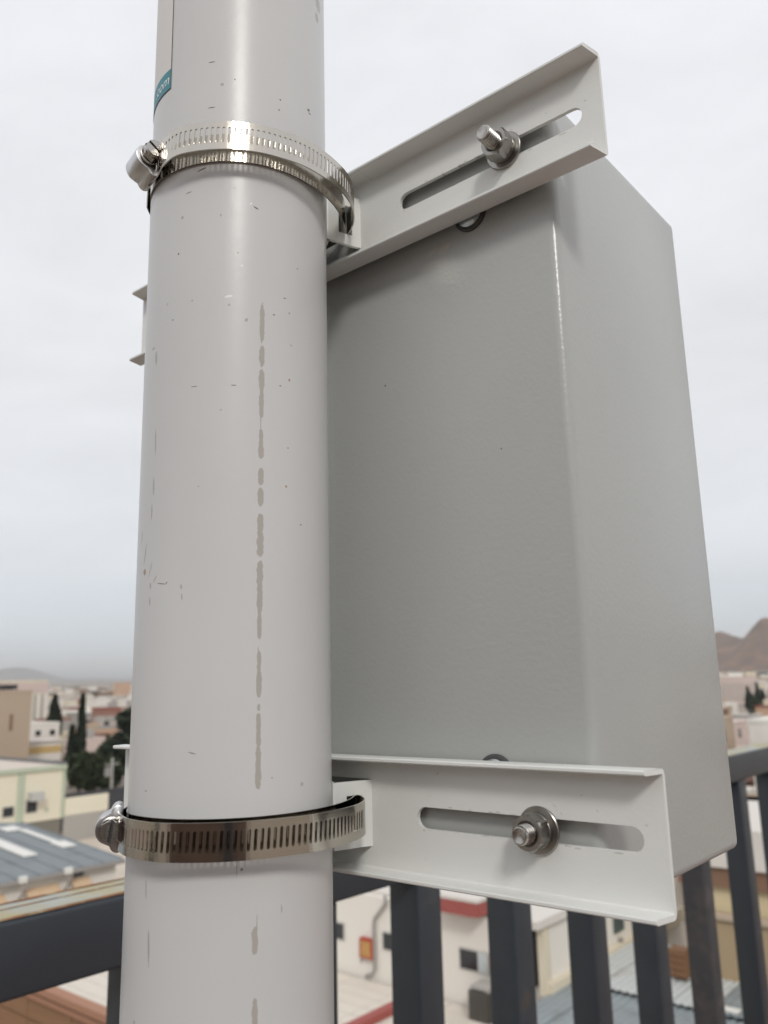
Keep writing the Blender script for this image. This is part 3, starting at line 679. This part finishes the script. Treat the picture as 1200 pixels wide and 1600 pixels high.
for y0, y1, z0, z1 in ((6.27, 7.74, 4.66, 5.0), (8.34, 9.18, 4.70, 5.03), (4.4, 5.38, 4.70, 5.0)):
    bm = NB(); v = [bm.verts.new(p) for p in ((4.76, y0, z1), (4.76, y1, z1), (5.15, y1, z0 + .05), (5.15, y0, z0 + .05), (4.76, y0, z1 - .08), (4.76, y1, z1 - .08), (5.15, y1, z0), (5.15, y0, z0))]
    for f in [(0, 3, 2, 1), (4, 5, 6, 7), (0, 1, 5, 4), (1, 2, 6, 5), (2, 3, 7, 6), (3, 0, 4, 7)]: bm.faces.new([v[i] for i in f])
    obj('awning', bm, M_beige, h1)
w_ = part_box('window', h1, 4.72, 4.80, 8.45, 8.95, 5.08, 5.24, M_glass)

# ------------------------------------------------------------------ cream hall with green trim
M_crm = mat('cream_cladding', lin(226, 219, 198), .8, var=.05, vscale=.4, dirt=lin(212, 203, 180), dirt_scale=.3, dirt_amt=.56)
M_grn = mat('green_trim', lin(180, 190, 168), .7, var=.05)
M_ch = mat('cream_hall_roof', lin(208, 196, 184), .8, var=.10, vscale=.2, dirt=lin(186, 160, 140), dirt_scale=.12, dirt_amt=.53)
M_dk = mat('dark_edge', lin(106, 106, 108), .7)
h2 = thing('cream_hall', 'cream industrial hall with pale green trim and a pale flat roof', 'building', (-93, 30, GZ))
part_box('wall', h2, -21, 21.2, -20, 10.4, 2.15, 6.62, M_crm)
part_box('dado', h2, -20.9, 21.1, -19.9, 10.3, -.5, 2.147, mat('grey_dado', lin(126, 122, 112), .85, var=.12, vscale=.3))
part_box('roof', h2, -21.2, 21.25, -20.2, 10.35, 6.623, 6.70, M_ch)
bm = NB(); box(bm, 21.25, 21.42, -20.3, 10.5, 6.38, 6.74); obj('green_eave', bm, M_grn, h2)
for y in (6.4, 0.2, -6): part_box('corner_trim', h2, 21.203, 21.30, y - .3, y + .3, 2.15, 6.375, M_grn)
part_box('corner_trim', h2, 21.0, 21.33, 10.2, 10.46, 2.15, 6.375, M_grn)
part_box('roof_kerb', h2, -21.2, 20.9, 10.36, 10.75, 6.55, 6.95, M_dk)
for y0, y1, z0, z1 in ((4.95, 5.85, 2.9, 3.65), (6.98, 7.9, 3.0, 4.0), (-.5, .4, 2.9, 3.6)):
    fr = part_box('window', h2, 21.15, 21.26, y0, y1, z0, z1, M_glass)
    f2 = part_box('window_frame', h2, 21.20, 21.24, y0 - .08, y1 + .08, z0 - .08, z1 + .08, M_frame)
ac = part_box('vent_cowl', h2, 21.21, 22.1, 7.05, 8.15, 3.98, 4.68, mat('cowl_grey', lin(186, 186, 182), .5, var=.05))
bm = NB(); lathe(bm, [(0, 0), (.16, 0), (.16, .1), (0, .1)], 14, Matrix.Translation((21.2, 8.85, 3.05)) @ Matrix.Rotation(PI / 2, 4, 'Y')); obj('round_vent', bm, M_grn, h2)
h3 = thing('boundary_wall', 'low cream boundary wall running on from the cream hall', 'wall', (-71.9, 42.8, GZ))
part_box('wall_face', h3, -.15, .15, -2.25, 2.1, 2.3, 3.78, M_crm); part_box('footing', h3, -.12, .12, -2.25, 2.1, -.5, 2.297, MW['grey'])
o = obj('yard', bbox(-72, -45, 26, 52, GZ - .3, GZ + .02), mat('yard_concrete', lin(198, 186, 172), .9, var=.1, vscale=.4)); struct(o)
o = obj('dark_fence', bbox(-78, -77.8, 41.2, 54, GZ, GZ + 3.4), mat('shade_mesh', lin(70, 70, 74), .9, var=.15, vscale=1)); tag(o, 'dark screen fence below the shrubs behind the cream wall', 'fence')

# ------------------------------------------------------------------ white roof-terrace building below
M_cap = mat('red_coping', lin(158, 84, 78), .7, var=.06, vscale=3)
M_tile = mat('roof_cream', lin(214, 206, 194), .85, var=.04, vscale=1.2, dirt=lin(196, 186, 172), dirt_scale=1.2, dirt_amt=.55)
M_terra = mat('brown_render', lin(140, 106, 78), .85, var=.10, vscale=1.2, dirt=lin(116, 88, 66), dirt_scale=.8, dirt_amt=.56)
M_coping = mat('brown_coping', lin(164, 122, 98), .75, var=.08, vscale=3)
M_black = mat('opening_shade', lin(42, 40, 38), .9)  # near-black colour stands for the shade inside openings
tw = thing('terrace_building', 'low block with a cream flat roof and brown rendered front wall', 'building', (-20, 17.5, GZ))
part_box('wall', tw, -12, 6.68, -3.25, 3.38, -.5, 3.75, M_terra)
for i in range(10):
    for j in range(11):
        part_box('roof_slab', tw, -12 + i * 1.868 + .012, -12 + (i + 1) * 1.868 - .012, -3.1 + j * .588 + .01, -3.1 + (j + 1) * .588 - .01, 3.76, 4.0 + .004 * ((i * 7 + j * 3) % 3), M_tile)
part_box('coping', tw, -12.1, 6.68, -3.52, -3.13, 4.0, 4.2, M_coping)
part_box('drip_ledge', tw, -12.1, 6.68, -3.40, -3.253, 3.72, 3.9, M_coping)
for i in range(7):
    for j in range(3):
        part_box('wall_panel', tw, -12 + i * 2.6 + .02, -12 + (i + 1) * 2.6 - .02, -3.30, -3.255, 3.70 - (j + 1) * .62 + .03, 3.70 - j * .62 - .02, M_terra)
part_box('red_kerb', tw, 3.72, 4.02, -3.1, 3.3, 4.02, 4.22, M_cap)

wb = thing('white_house', 'white building with red roof edge, grey drainpipe and sliding windows', 'building', (-20, 21, GZ))
part_box('wall', wb, -12, 6.75, 0, 9, -.5, 6.45, M_ww)
part_box('roof', wb, -11.7, 6.5, .2, 8.8, 6.453, 6.56, M_roofw)
part_box('roof_fascia', wb, 4.4, 5.95, -.62, -.02, 6.56, 6.92, M_cap)
part_box('roof_fascia', wb, -12, 1.0, -.10, -.02, 6.45, 6.72, M_roofw)
part_box('roof_fascia', wb, 5.95, 6.15, -.62, 8.6, 6.57, 6.915, M_cap)
part_box('canopy', wb, 4.35, 6.15, -.6, 8.5, 6.93, 7.02, M_roofw)
def slider(x0, x1, z0, z1, half=False):
    f = part_box('window', wb, x0 - .05, x1 + .05, -.04, .02, z0 - .05, z1 + .05, M_frame)
    bm = bbox(x0, (x0 + x1) / 2 - .02 if half else x1, -.055, .0, z0, z1); q = obj('window_pane', bm, M_glass, wb)
    if half:
        obj('curtained_pane', bbox((x0 + x1) / 2 + .02, x0 * .22 + x1 * .78, -.06, 0, z0, z1), mat('pale_curtain', lin(196, 204, 204), .3, var=.06, vscale=6), wb)
        obj('curtained_pane', bbox(x0 * .22 + x1 * .78 + .01, x1, -.06, 0, z0, z1), MW['tan'], wb)
slider(5.10, 6.32, 4.98, 5.48, True); slider(.08, .47, 4.98, 5.43); slider(2.18, 2.72, 5.0, 5.45); slider(-3.2, -2.2, 4.98, 5.45)
bm = NB(); tube(bm, [(2.42, -.2, 6.6), (2.40, -.12, 6.35), (1.86, -.09, 5.80), (1.84, -.09, 5.6), (1.84, -.09, 4.35), (1.78, -.12, 4.22), (1.56, -.2, 4.13)], .055, 10); obj('drainpipe', bm, mat('pipe_grey', lin(152, 150, 146), .5, var=.06), wb, True)
fb = thing('fire_cabinet', 'red framed fire cabinet with yellow front on the white wall', 'cabinet', (-18.45, 20.95, -8.38))
part_box('frame', fb, -.27, .27, -.12, .04, 0, .58, mat('red_paint', lin(168, 70, 54), .5, var=.05)); part_box('front', fb, -.19, .19, -.135, -.11, .06, .5, mat('yellow_front', lin(182, 140, 82), .5, var=.08))
part_box('bracket_leg', fb, -.24, -.2, -.1, -.05, -.14, 0, M_gut)

M_ac = mat('dark_metal', lin(84, 80, 74), .6, var=.12, vscale=4)
acu = thing('rooftop_cooler', 'dark grey rooftop cooler unit with a pale lid on the cream terrace', 'air conditioner', (-13.62, 20.25, -9))
part_box('casing', acu, -.42, .22, -.2, .42, .06, .80, M_ac)
part_box('lid', acu, -.40, .22, -.12, .44, .803, .90, mat('lid_grey', lin(176, 172, 166), .6, var=.06)); part_box('base', acu, -.44, .24, -.22, .44, 0, .057, M_roofw)
for i in range(6): part_box('louvre', acu, -.38, .18, -.225, -.203, .14 + i * .105, .19 + i * .105, M_ac)
part_box('fan_opening', acu, -.32, .1, -.19, -.125, .803, .82, M_black)

# ------------------------------------------------------------------ corrugated roof, white annexe, tan house
M_cor = mat('corrugated_grey', lin(136, 144, 146), .5, var=.08, vscale=.7, dirt=lin(108, 112, 112), dirt_scale=1.4, dirt_amt=.52)
M_cor2 = mat('corrugated_pale', lin(186, 190, 188), .5, var=.06, vscale=.7, dirt=lin(164, 154, 142), dirt_scale=1.1, dirt_amt=.54)
cg = thing('corrugated_roof_shed', 'shed under a grey corrugated metal roof beyond the railing bars', 'shed', (-7, 16, GZ))
part_box('wall', cg, -4.1, 4.0, -4, 6.4, -.5, 5.38, MW['grey'])
def corr(x0, x1, y0, y1, z, pitch=.19, amp=.022):
    bm = NB(); xs = []; x = x0
    while x < x1 + 1e-6: xs.append(x); x += pitch / 8
    top = [[bm.verts.new((x, y, z + amp * max(-.35, math.cos(2 * PI * x / pitch)))) for x in xs] for y in (y0, y1)]
    bot = [[bm.verts.new((v.co.x, v.co.y, v.co.z - .02)) for v in r] for r in top]
    for i in range(len(xs) - 1):
        bm.faces.new((top[0][i], top[0][i + 1], top[1][i + 1], top[1][i])); bm.faces.new((bot[0][i + 1], bot[0][i], bot[1][i], bot[1][i + 1]))
        bm.faces.new((bot[0][i], bot[0][i + 1], top[0][i + 1], top[0][i])); bm.faces.new((top[1][i], top[1][i + 1], bot[1][i + 1], bot[1][i]))
    return bm
for k in range(9):
    x0 = -4.1 + k * .9
    obj('roof_sheet', corr(x0, x0 + .9 - .006, -4.2, 4.35, 5.46 + .003 * (k % 2)), M_cor, cg)
    obj('roof_sheet', corr(x0, x0 + .9 - .006, 4.28, 8.4, 5.56 + .003 * (k % 2)), M_cor2 if k < 4 or k % 2 else M_cor, cg)
part_box('white_flashing', cg, -.75, .1, 4.36, 4.62, 5.585, 5.62, M_light)

an = thing('white_annexe', 'small white annexe with overhanging roof and tan corner', 'building', (-12.1, 22, GZ))
part_box('wall', an, .02, .93, -2.45, 6.2, -.5, 7.02, M_ww)
part_box('recess_shade', an, .38, .80, -2.62, -2.453, 5.55, 6.9, M_black)  # solid dark slab painted as the shade of the recess
part_box('roof', an, -.03, 1.1, -3.2, 6.4, 7.03, 7.22, M_roofw)
part_box('corner_strip', an, .80, .99, -2.76, -2.453, 5.4, 7.025, MW['cream'])
part_box('post', an, .28, .37, -2.75, -2.66, 5.4, 7.025, M_light)
part_box('plinth', an, .935, 1.10, -2.66, 6.2, 5.3, 5.68, MW['cream'])
part_box('window', an, .932, .99, 1.25, 1.85, 5.95, 6.35, mat('shutter_green', lin(74, 88, 84), .6, var=.08))
bm = NB(); tube(bm, [(.99, 1.5, 5.75), (1.06, 1.5, 5.75)], .07, 8); obj('pipe_stub', bm, M_gut, an)

tn = thing('tan_house', 'tan stucco house with stepped upper storey beyond the corrugated roof', 'house', (-6, 25.5, GZ))
M_stuc = mat('tan_stucco', lin(168, 148, 118), .9, var=.14, vscale=1.0, dirt=lin(128, 110, 86), dirt_scale=.9, dirt_amt=.5)
part_box('wall', tn, -2.7, 4, -3.0, 3.0, -.5, 6.98, M_stuc)
part_box('ledge', tn, -2.75, 4, -3.1, -2.7, 6.983, 7.07, MW['tan'])
part_box('upper_wall', tn, -2.6, 4, -2.3, 3.0, 6.985, 7.62, mat('yellow_tan', lin(204, 190, 156), .85, var=.06))
part_box('eave_band', tn, -2.7, 4.05, -2.45, 3.0, 7.623, 8.12, MW['brown'])
part_box('roof_parapet', tn, -2.8, 4.1, -2.55, 3.1, 8.123, 9.1, M_roofw)
cr_ = thing('wooden_crate', 'brown wooden crate standing at the edge of the corrugated roof', 'crate', (-8.75, 21.9, -7.37))
M_wood = mat('brown_board', lin(120, 88, 62), .85, var=.15, vscale=4)
part_box('crate_body', cr_, -.22, .22, -.2, .2, .05, .66, M_wood)
for i in range(4): part_box('board', cr_, -.235, .235, -.225, -.203, .06 + i * .155, .06 + i * .155 + .135, M_wood)
part_box('skid', cr_, -.2, .2, -.18, .18, 0, .047, M_wood)
pb = thing('grey_panel_stack', 'pale grey panel leaning beside the brown crate', 'panel', (-9.2, 22.1, -7.4)); part_box('panel', pb, -.13, .1, -.1, -.03, 0, .75, M_gut); part_box('panel_rim', pb, -.15, .12, -.11, -.02, .753, .80, M_gut)

# ------------------------------------------------------------------ larger buildings further off on the left
b = house(-163, 68, 18, 22.5, 13.3, 'tan', 'tall plain tan block at the left edge of the city', 'building', name='tan_block', wins=0, tank=False)
part_box('window_recess', b, 8.95, 9.04, 7.2, 7.8, 6.5, 9.5, MW['brown']); part_box('stair_tower', b, -2, 8, -4, 1, 13.35, 16.2, MW['tan']); part_box('plant_room', b, -6, 6, 5, 9, 13.35, 14.8, MW['white'])
for y in (5.2, 6.6, 8.0): part_box('roof_tank', b, 6.5, 7.6, y, y + 1.0, 14.0, 14.9, M_tank)
b = house(-245, 121.5, 14, 11.6, 16.6, 'cream', 'cream tower block with vertical window strips and reddish top', 'building', name='cream_tower', wins=0, bands=((13.2, 16.4, 'pink'),))
for k in range(5): part_box('window_strip', b, 6.95, 7.06, -5.0 + k * 2.2, -4.2 + k * 2.2, 1, 13, MW['grey'])
for k in range(5): part_box('pier', b, 7.0, 7.2, -3.9 + k * 2.2, -3.2 + k * 2.2, 1, 13.1, MW['white'])
house(-164, 86, 6, 7.2, 3.6, 'white', 'long white house with an ochre band behind the cream hall', name='banded_house', wins=0, roof='slab', bands=((1.5, 2.9, 'ochre'),))
house(-184, 94, 10, 10, 6.3, 'white', 'white flat roofed house beside the cypress foot', wins=3)
house(-230, 135, 10, 6.2, 7.2, 'grey', 'house with a bright white metal roof above the trees', rcol='white', roof='slab', wins=2)
house(-211, 130.5, 7, 5, 8.4, 'terracotta', 'dark red house beyond the white metal roof', rcol='red', wins=2)
house(-150, 89.6, 5, 5.2, 5.0, 'terracotta', 'terracotta red house between the thin cypress and round tree', roof='slab', rcol='terracotta', wins=2)
house(-137, 81.2, 6, 5.4, 4.8, 'pink', 'pink house with white parapet beside the round tree', wins=2)
house(-800, 512, 12, 13, 17.5, 'orange', 'orange block standing on the far skyline', 'building', wins=0, rcol='orange')
# right side, beyond the box
b = house(-136, 437, 12, 22, 12.6, 'pink', 'long pink apartment block below the brown hill', 'building', name='pink_block', wins=0)
for k in range(7): part_box('window_bay', b, 5.95, 6.06, -9.8 + k * 3.0, -8.6 + k * 3.0, 1.5, 10.0, MW['grey'])
for k in range(6): part_box('window_bay', b, -5.4 + k * 2.0, -4.5 + k * 2.0, -11.06, -10.95, 1.5, 10.0, MW['grey'])
for y in (-6, 1): part_box('roof_room', b, -2, 2, y, y + 3, 12.7, 15, MW['white'])
house(-133.5, 452, 4, 4, 15, 'cream', 'slim cream tower beside the pink block', 'building', wins=0)
b = house(-80, 240, 7, 9.5, 5.6, 'white', 'white house with shaded grey side under the hill', wins=2)
house(-67.3, 242, 6, 6, 5.0, 'orange', 'orange house with red roof at the right edge', rcol='red', roof='slab', wins=2)
house(-66, 207, 9, 9, 3.6, 'cream', 'cream low house with grey metal lean-to', wins=2, rcol='grey')
house(-52.5, 155, 5, 6, 3.6, 'brown', 'brown house with white roof edge above the railing', wins=2, roof='slab', rcol='white')
house(-46, 149, 4.5, 7, 3.9, 'tan', 'tan house with a dark doorway above the railing', wins=1)

# ------------------------------------------------------------------ city houses
GRP = 'houses of the blurred city'
rnd = random.Random(21)
LAB = {'white': 'small white flat roofed house in the blurred city', 'cream': 'small cream flat roofed house in the blurred city', 'tan': 'small tan flat roofed house in the blurred city', 'pink': 'small pink flat roofed house in the blurred city',
       'grey': 'small grey flat roofed house in the blurred city', 'terracotta': 'small terracotta house in the blurred city', 'brown': 'small brown house in the blurred city', 'orange': 'small orange house in the blurred city'}
cols = ['white'] * 7 + ['cream'] * 4 + ['tan'] * 4 + ['pink'] * 2 + ['grey'] * 4 + ['terracotta'] * 2 + ['brown'] * 1 + ['orange'] * 1
TAKEN = [(-163, 68, 24), (-245, 121.5, 12), (-164, 86, 7), (-184, 94, 9), (-230, 135, 9), (-211, 126.5, 8), (-150, 89.6, 6), (-137, 81.2, 6), (-136, 437, 18), (-133.5, 452, 5), (-80, 240, 9), (-67.3, 242, 6), (-66, 207, 9), (-52.5, 155, 6), (-46, 149, 6),
         (-188.5, 102.8, 5), (-110, 64, 5), (-103, 61, 12)]
def pol(px, dist):
    a = math.atan((px - 600) / FPX) ; fx, fy = -.64, .768; rx, ry = .768, .64
    c, s = math.cos(a), math.sin(a); return CAM.x + dist * (fx * c + rx * s), CAM.y + dist * (fy * c + ry * s)
cnt = 0
def describe(px, c, h, tank, roof, rcol, wins):
    st = 'two storey' if h > 5 else 'single storey'
    rf = {None: 'pale', 'terracotta': 'brick red', 'grey': 'grey'}[rcol] + (' overhanging roof' if roof == 'slab' else ' parapet roof')
    where = 'left of the pole' if px < 400 else 'right of the grey box'
    return f'blurred {st} {c} house, {rf}{" and tank" if tank else ""}, {where}'
def try_house(px, dist, small):
    global cnt
    x, y = pol(px, dist); w, d = rnd.uniform(3.8, 7.5), rnd.uniform(3.8, 7.5); r_ = max(w, d) * .62
    if any((x - a) ** 2 + (y - b) ** 2 < (r_ + q) ** 2 for a, b, q in TAKEN): return
    TAKEN.append((x, y, r_ * .9)); c = rnd.choice(cols); h = rnd.choice([2.9, 3.1, 3.3, 3.5, 5.6, 5.8]) if dist < 420 else rnd.choice([3.4, 6.2, 6.4, 9])
    cnt += 1
    if small:
        o = bpy.data.objects.new('house', FAR[c]); COL.objects.link(o); o.location = (x, y, terr(x, y)); o.scale = (w, d, h); tag(o, LAB[c].replace('in the blurred city', 'far off left of the pole' if px < 400 else 'far off right of the box'), 'house', GRP); return
    q = dict(wins=rnd.choice([1, 2, 2, 3]), tank=rnd.random() < .4, roof=rnd.choice(['parapet', 'parapet', 'slab']), rcol=rnd.choice([None, None, None, 'terracotta', 'grey']))
    house(x, y, w, d, h, c, describe(px, c, h, **q), group=GRP, **q)
FAR = {}
for c in set(cols):
    bm = NB(); box(bm, -.5, .5, -.5, .5, -.3, 1.0); box(bm, -.52, .52, -.52, .52, .97, 1.06, 1)
    me = bpy.data.meshes.new('far_house'); bm.to_mesh(me); bm.free(); me.materials.append(MW[c]); me.materials.append(M_roofw if c != 'terracotta' else MW['red']); FAR[c] = me
for dist, n in ((200, 14), (222, 28), (250, 34), (285, 40)):
    for k in range(n): try_house(rnd.uniform(-30, 215), dist + rnd.uniform(-12, 12), False)
for k in range(34): try_house(rnd.uniform(1118, 1225), rnd.uniform(165, 262), False)
for k in range(330): try_house(rnd.uniform(-10, 212), 300 + 420 * rnd.random() ** 1.2, True)
for k in range(60): try_house(rnd.uniform(1122, 1210), 480 + 240 * rnd.random(), True)

# beyond: the rest of the city as one mass of small blocks
bm = NB(); rnd = random.Random(4); keys = list(PAL)
mats_c = [MW[k] for k in ('white', 'cream', 'tan', 'pink', 'grey', 'terracotta', 'brown')] + [mat('far_trees', lin(52, 60, 46), .95, var=.2, vscale=.05), M_glass]
for k in range(9300):
    az = math.atan2(.768, -.64) + rnd.uniform(-1.25, 1.25); d = 120 + 1900 * rnd.random() ** .9 if k < 9000 else rnd.uniform(52, 125)
    x, y = CAM.x + d * math.cos(az), CAM.y + d * math.sin(az)
    pxx = 600 + FPX * math.tan(max(-1.2, min(1.2, math.atan2(.768, -.64) - az)))
    if d < 760 and (-60 < pxx < 240 or 1090 < pxx < 1260): continue
    if -120 < x < -25 and -10 < y < 60: continue
    if y < 44 and x > -30: continue
    if d > 1700 and -1100 < x < -100: continue
    w, dd = rnd.uniform(6, 15), rnd.uniform(6, 15); h = rnd.choice([3.2, 3.5, 6, 6.5, 9]) ; mi = rnd.choice([0, 0, 0, 1, 2, 2, 3, 4, 4, 5, 6, 7, 7] if d > 450 else [0, 0, 0, 1, 2, 2, 3, 4, 4, 5, 6]); z = terr(x, y)
    box(bm, x - w / 2, x + w / 2, y - dd / 2, y + dd / 2, z - 1, z + h, mi)
    if d < 330 and mi != 7:
        box(bm, x - w / 2 - .06, x + w / 2 + .06, y - dd / 2 - .06, y + dd / 2 + .06, z + h + .002, z + h + .35, mi)
        for f in range(max(1, int(h / 3))):
            for t_ in (-.25, .25):
                box(bm, x + w / 2 - .02, x + w / 2 + .05, y + dd * t_ - .6, y + dd * t_ + .6, z + f * 3 + 1, z + f * 3 + 2.2, 8)
                box(bm, x + w * t_ - .6, x + w * t_ + .6, y - dd / 2 - .05, y - dd / 2 + .02, z + f * 3 + 1, z + f * 3 + 2.2, 8)
o = obj('distant_city', bm, mats_c); o['kind'] = 'stuff'; o['label'] = 'far city of pale low houses fading into haze'

# ------------------------------------------------------------------ trees
def leaf_mat(name, c, v=.6): return mat(name, c, .75, var=v, vscale=.7, spec=.25)
M_cyp = leaf_mat('cypress_leaves', (.026, .036, .022)); M_leaf = leaf_mat('dark_leaves', (.034, .046, .022)); M_leaf2 = leaf_mat('olive_leaves', (.085, .095, .035)); M_bark = mat('bark', lin(92, 76, 62), .95, var=.2, vscale=3)
def crown(kind, hgt, rad, n, leaf, seed):
    rnd = random.Random(seed); bm = NB(); cl = [(rnd.uniform(0, 6.28), rnd.random(), rnd.uniform(.55, 1.0)) for _ in range(26)]
    for k in range(n):
        if kind == 'cone':
            t = rnd.random() ** 1.25; prof = (1 - t) ** .8 * (1 - .5 * max(0, .12 - t) / .12); a = rnd.uniform(0, 6.28)
            r = rad * prof * (.35 + .65 * rnd.random() ** .5) * (.8 + .3 * math.sin(3 * a + 9 * t)); p = Vector((r * math.cos(a), r * math.sin(a), t * hgt))
        else:
            a, u, q = cl[k % 26]; c = Vector((math.cos(a) * math.sqrt(1 - (2 * u - 1) ** 2) * rad * .62 * q, math.sin(a) * math.sqrt(1 - (2 * u - 1) ** 2) * rad * .62 * q, hgt * (.5 + .32 * (2 * u - 1))))
            v = Vector((rnd.gauss(0, 1), rnd.gauss(0, 1), rnd.gauss(0, 1))).normalized() * (rnd.random() ** .45) * rad * .40; p = c + v
        s = leaf * rnd.uniform(.45, 1.7); d1 = Vector((rnd.gauss(0, 1), rnd.gauss(0, 1), rnd.gauss(0, .7))).normalized(); d2 = d1.orthogonal().normalized()
        bm.faces.new([bm.verts.new(p + d1 * s), bm.verts.new(p + d2 * s * .5), bm.verts.new(p - d1 * s * .8), bm.verts.new(p - d2 * s * .5)])
    return bm
def tree(name, x, y, top, base, rad, kind, label, m, n=2600, leaf=.35, seed=1, group=None):
    z = terr(x, y); t = thing(name, label, 'tree', (x, y, z), group=group); H = top - z; cb = base - z
    bm = NB(); tube(bm, [(0, 0, -.5), (.05 * rad, 0, cb * .6), (0, .04 * rad, cb + (H - cb) * .7)], [rad * .10, rad * .08, rad * .02], 8); obj('trunk', bm, M_bark, t, True)
    bm = NB(); rr = random.Random(seed)
    for k in range(5):
        a = rr.uniform(0, 6.28); z0 = cb + (H - cb) * rr.uniform(.02, .3)
        tube(bm, [(0, 0, z0), (math.cos(a) * rad * .3, math.sin(a) * rad * .3, z0 + (H - cb) * .12), (math.cos(a) * rad * .6, math.sin(a) * rad * .6, z0 + (H - cb) * .25)], [rad * .04, rad * .03, rad * .01], 6)
    obj('limb', bm, M_bark, t, True)
    o = obj('crown', crown(kind, H - cb, rad, n, leaf, seed), m, t); o.location = (0, 0, cb); return t
tree('cypress_tree', -188.6, 102.8, -.3, -9.6, 2.5, 'cone', 'broad dark cypress standing above the white roofs', M_cyp, 3600, .45, 2)
tree('cypress_tree', -110, 64.1, -.1, -9.5, .95, 'cone', 'tall thin cypress with a pointed tip over the shrubs', M_cyp, 2200, .32, 3)
tree('cypress_tree', -110.8, 63.2, -4.4, -11, 1.15, 'cone', 'short thin cypress to the left of the tall one', M_cyp, 2000, .32, 4)
tree('round_tree', -102.6, 59.8, -7.4, -12.2, 2.3, 'ball', 'dark rounded shrub tree at the cypress foot', M_leaf, 2600, .32, 5)
tree('round_tree', -101.2, 61.0, -7.6, -12.4, 2.5, 'ball', 'dark rounded tree in the middle of the shrub row', M_leaf, 2600, .32, 6)
tree('round_tree', -99.7, 62.4, -7.8, -12.4, 2.1, 'ball', 'dark rounded tree behind the utility pole', M_leaf, 2400, .32, 7)
tree('round_tree', -106.4, 66.2, -6.2, -12.2, 2.8, 'ball', 'dark leafy tree behind the shrub row', M_leaf, 2600, .36, 8)
tree('round_tree', -102.6, 67.6, -1.8, -11.4, 4.1, 'ball', 'large dark round tree against the pole', M_cyp, 5200, .42, 9)
G2 = 'dark trees below the pink block'
for i, (px, d, top, r_, lb) in enumerate(((1147, 330, -3.6, 1.9, 'dark slender tree at the left end of the pink block'), (1153, 318, -6.0, 1.6, 'dark slender tree lower than its neighbours under the pink block'), (1162, 345, -2.2, 1.7, 'dark slender tree before the middle of the pink block'), (1169, 338, -4.6, 2.2, 'dark bushy tree before the right of the pink block'), (1193, 372, -3.0, 2.6, 'dark tree below the slim cream tower'), (1200, 350, -5.5, 2.4, 'dark tree at the right edge under the hill'))):
    x, y = pol(px, d); tree('slender_tree', x, y, top, -11.5, r_, 'cone', lb, M_cyp, 900, .5, 20 + i, G2)
x, y = pol(1160, 262); tree('round_tree', x, y, -5.8, -11.5, 2.3, 'ball', 'dark green bush tree above the white house roof', M_leaf, 1400, .4, 31)
x, y = pol(1170, 258); tree('round_tree', x, y, -7.0, -11.5, 1.9, 'ball', 'olive green bush beside the dark bush tree', M_leaf2, 1200, .4, 32)
up_ = thing('utility_pole', 'weathered grey utility pole in front of the dark shrubs', 'utility pole', (-78, 49.1, GZ))
bm = NB(); tube(bm, [(0, 0, -.3), (0, 0, 6.4)], [.16, .11], 10); obj('shaft', bm, mat('grey_pole', lin(160, 158, 152), .8, var=.1), up_, True)
part_box('crossarm', up_, -.06, .06, -.8, .8, 5.7, 5.85, M_gut); part_box('transformer', up_, -.2, .2, -.75, -.3, 4.6, 5.5, M_gut)

# ------------------------------------------------------------------ haze
hz = obj('haze', bbox(-20500, 20500, -20500, 20500, GZ - 1.2, 340), None)
hz['kind'] = 'stuff'; hz['label'] = 'thin pale haze over the far city'
hm = bpy.data.materials.new('haze_air'); hm.use_nodes = True; t = hm.node_tree; t.nodes.clear()
pv = t.nodes.new('ShaderNodeVolumePrincipled'); pv.inputs['Color'].default_value = (.95, .955, .96, 1); pv.inputs['Density'].default_value = .00013; pv.inputs['Anisotropy'].default_value = .2
mo = t.nodes.new('ShaderNodeOutputMaterial'); t.links.new(pv.outputs[0], mo.inputs['Volume']); hz.data.materials.clear(); hz.data.materials.append(hm)
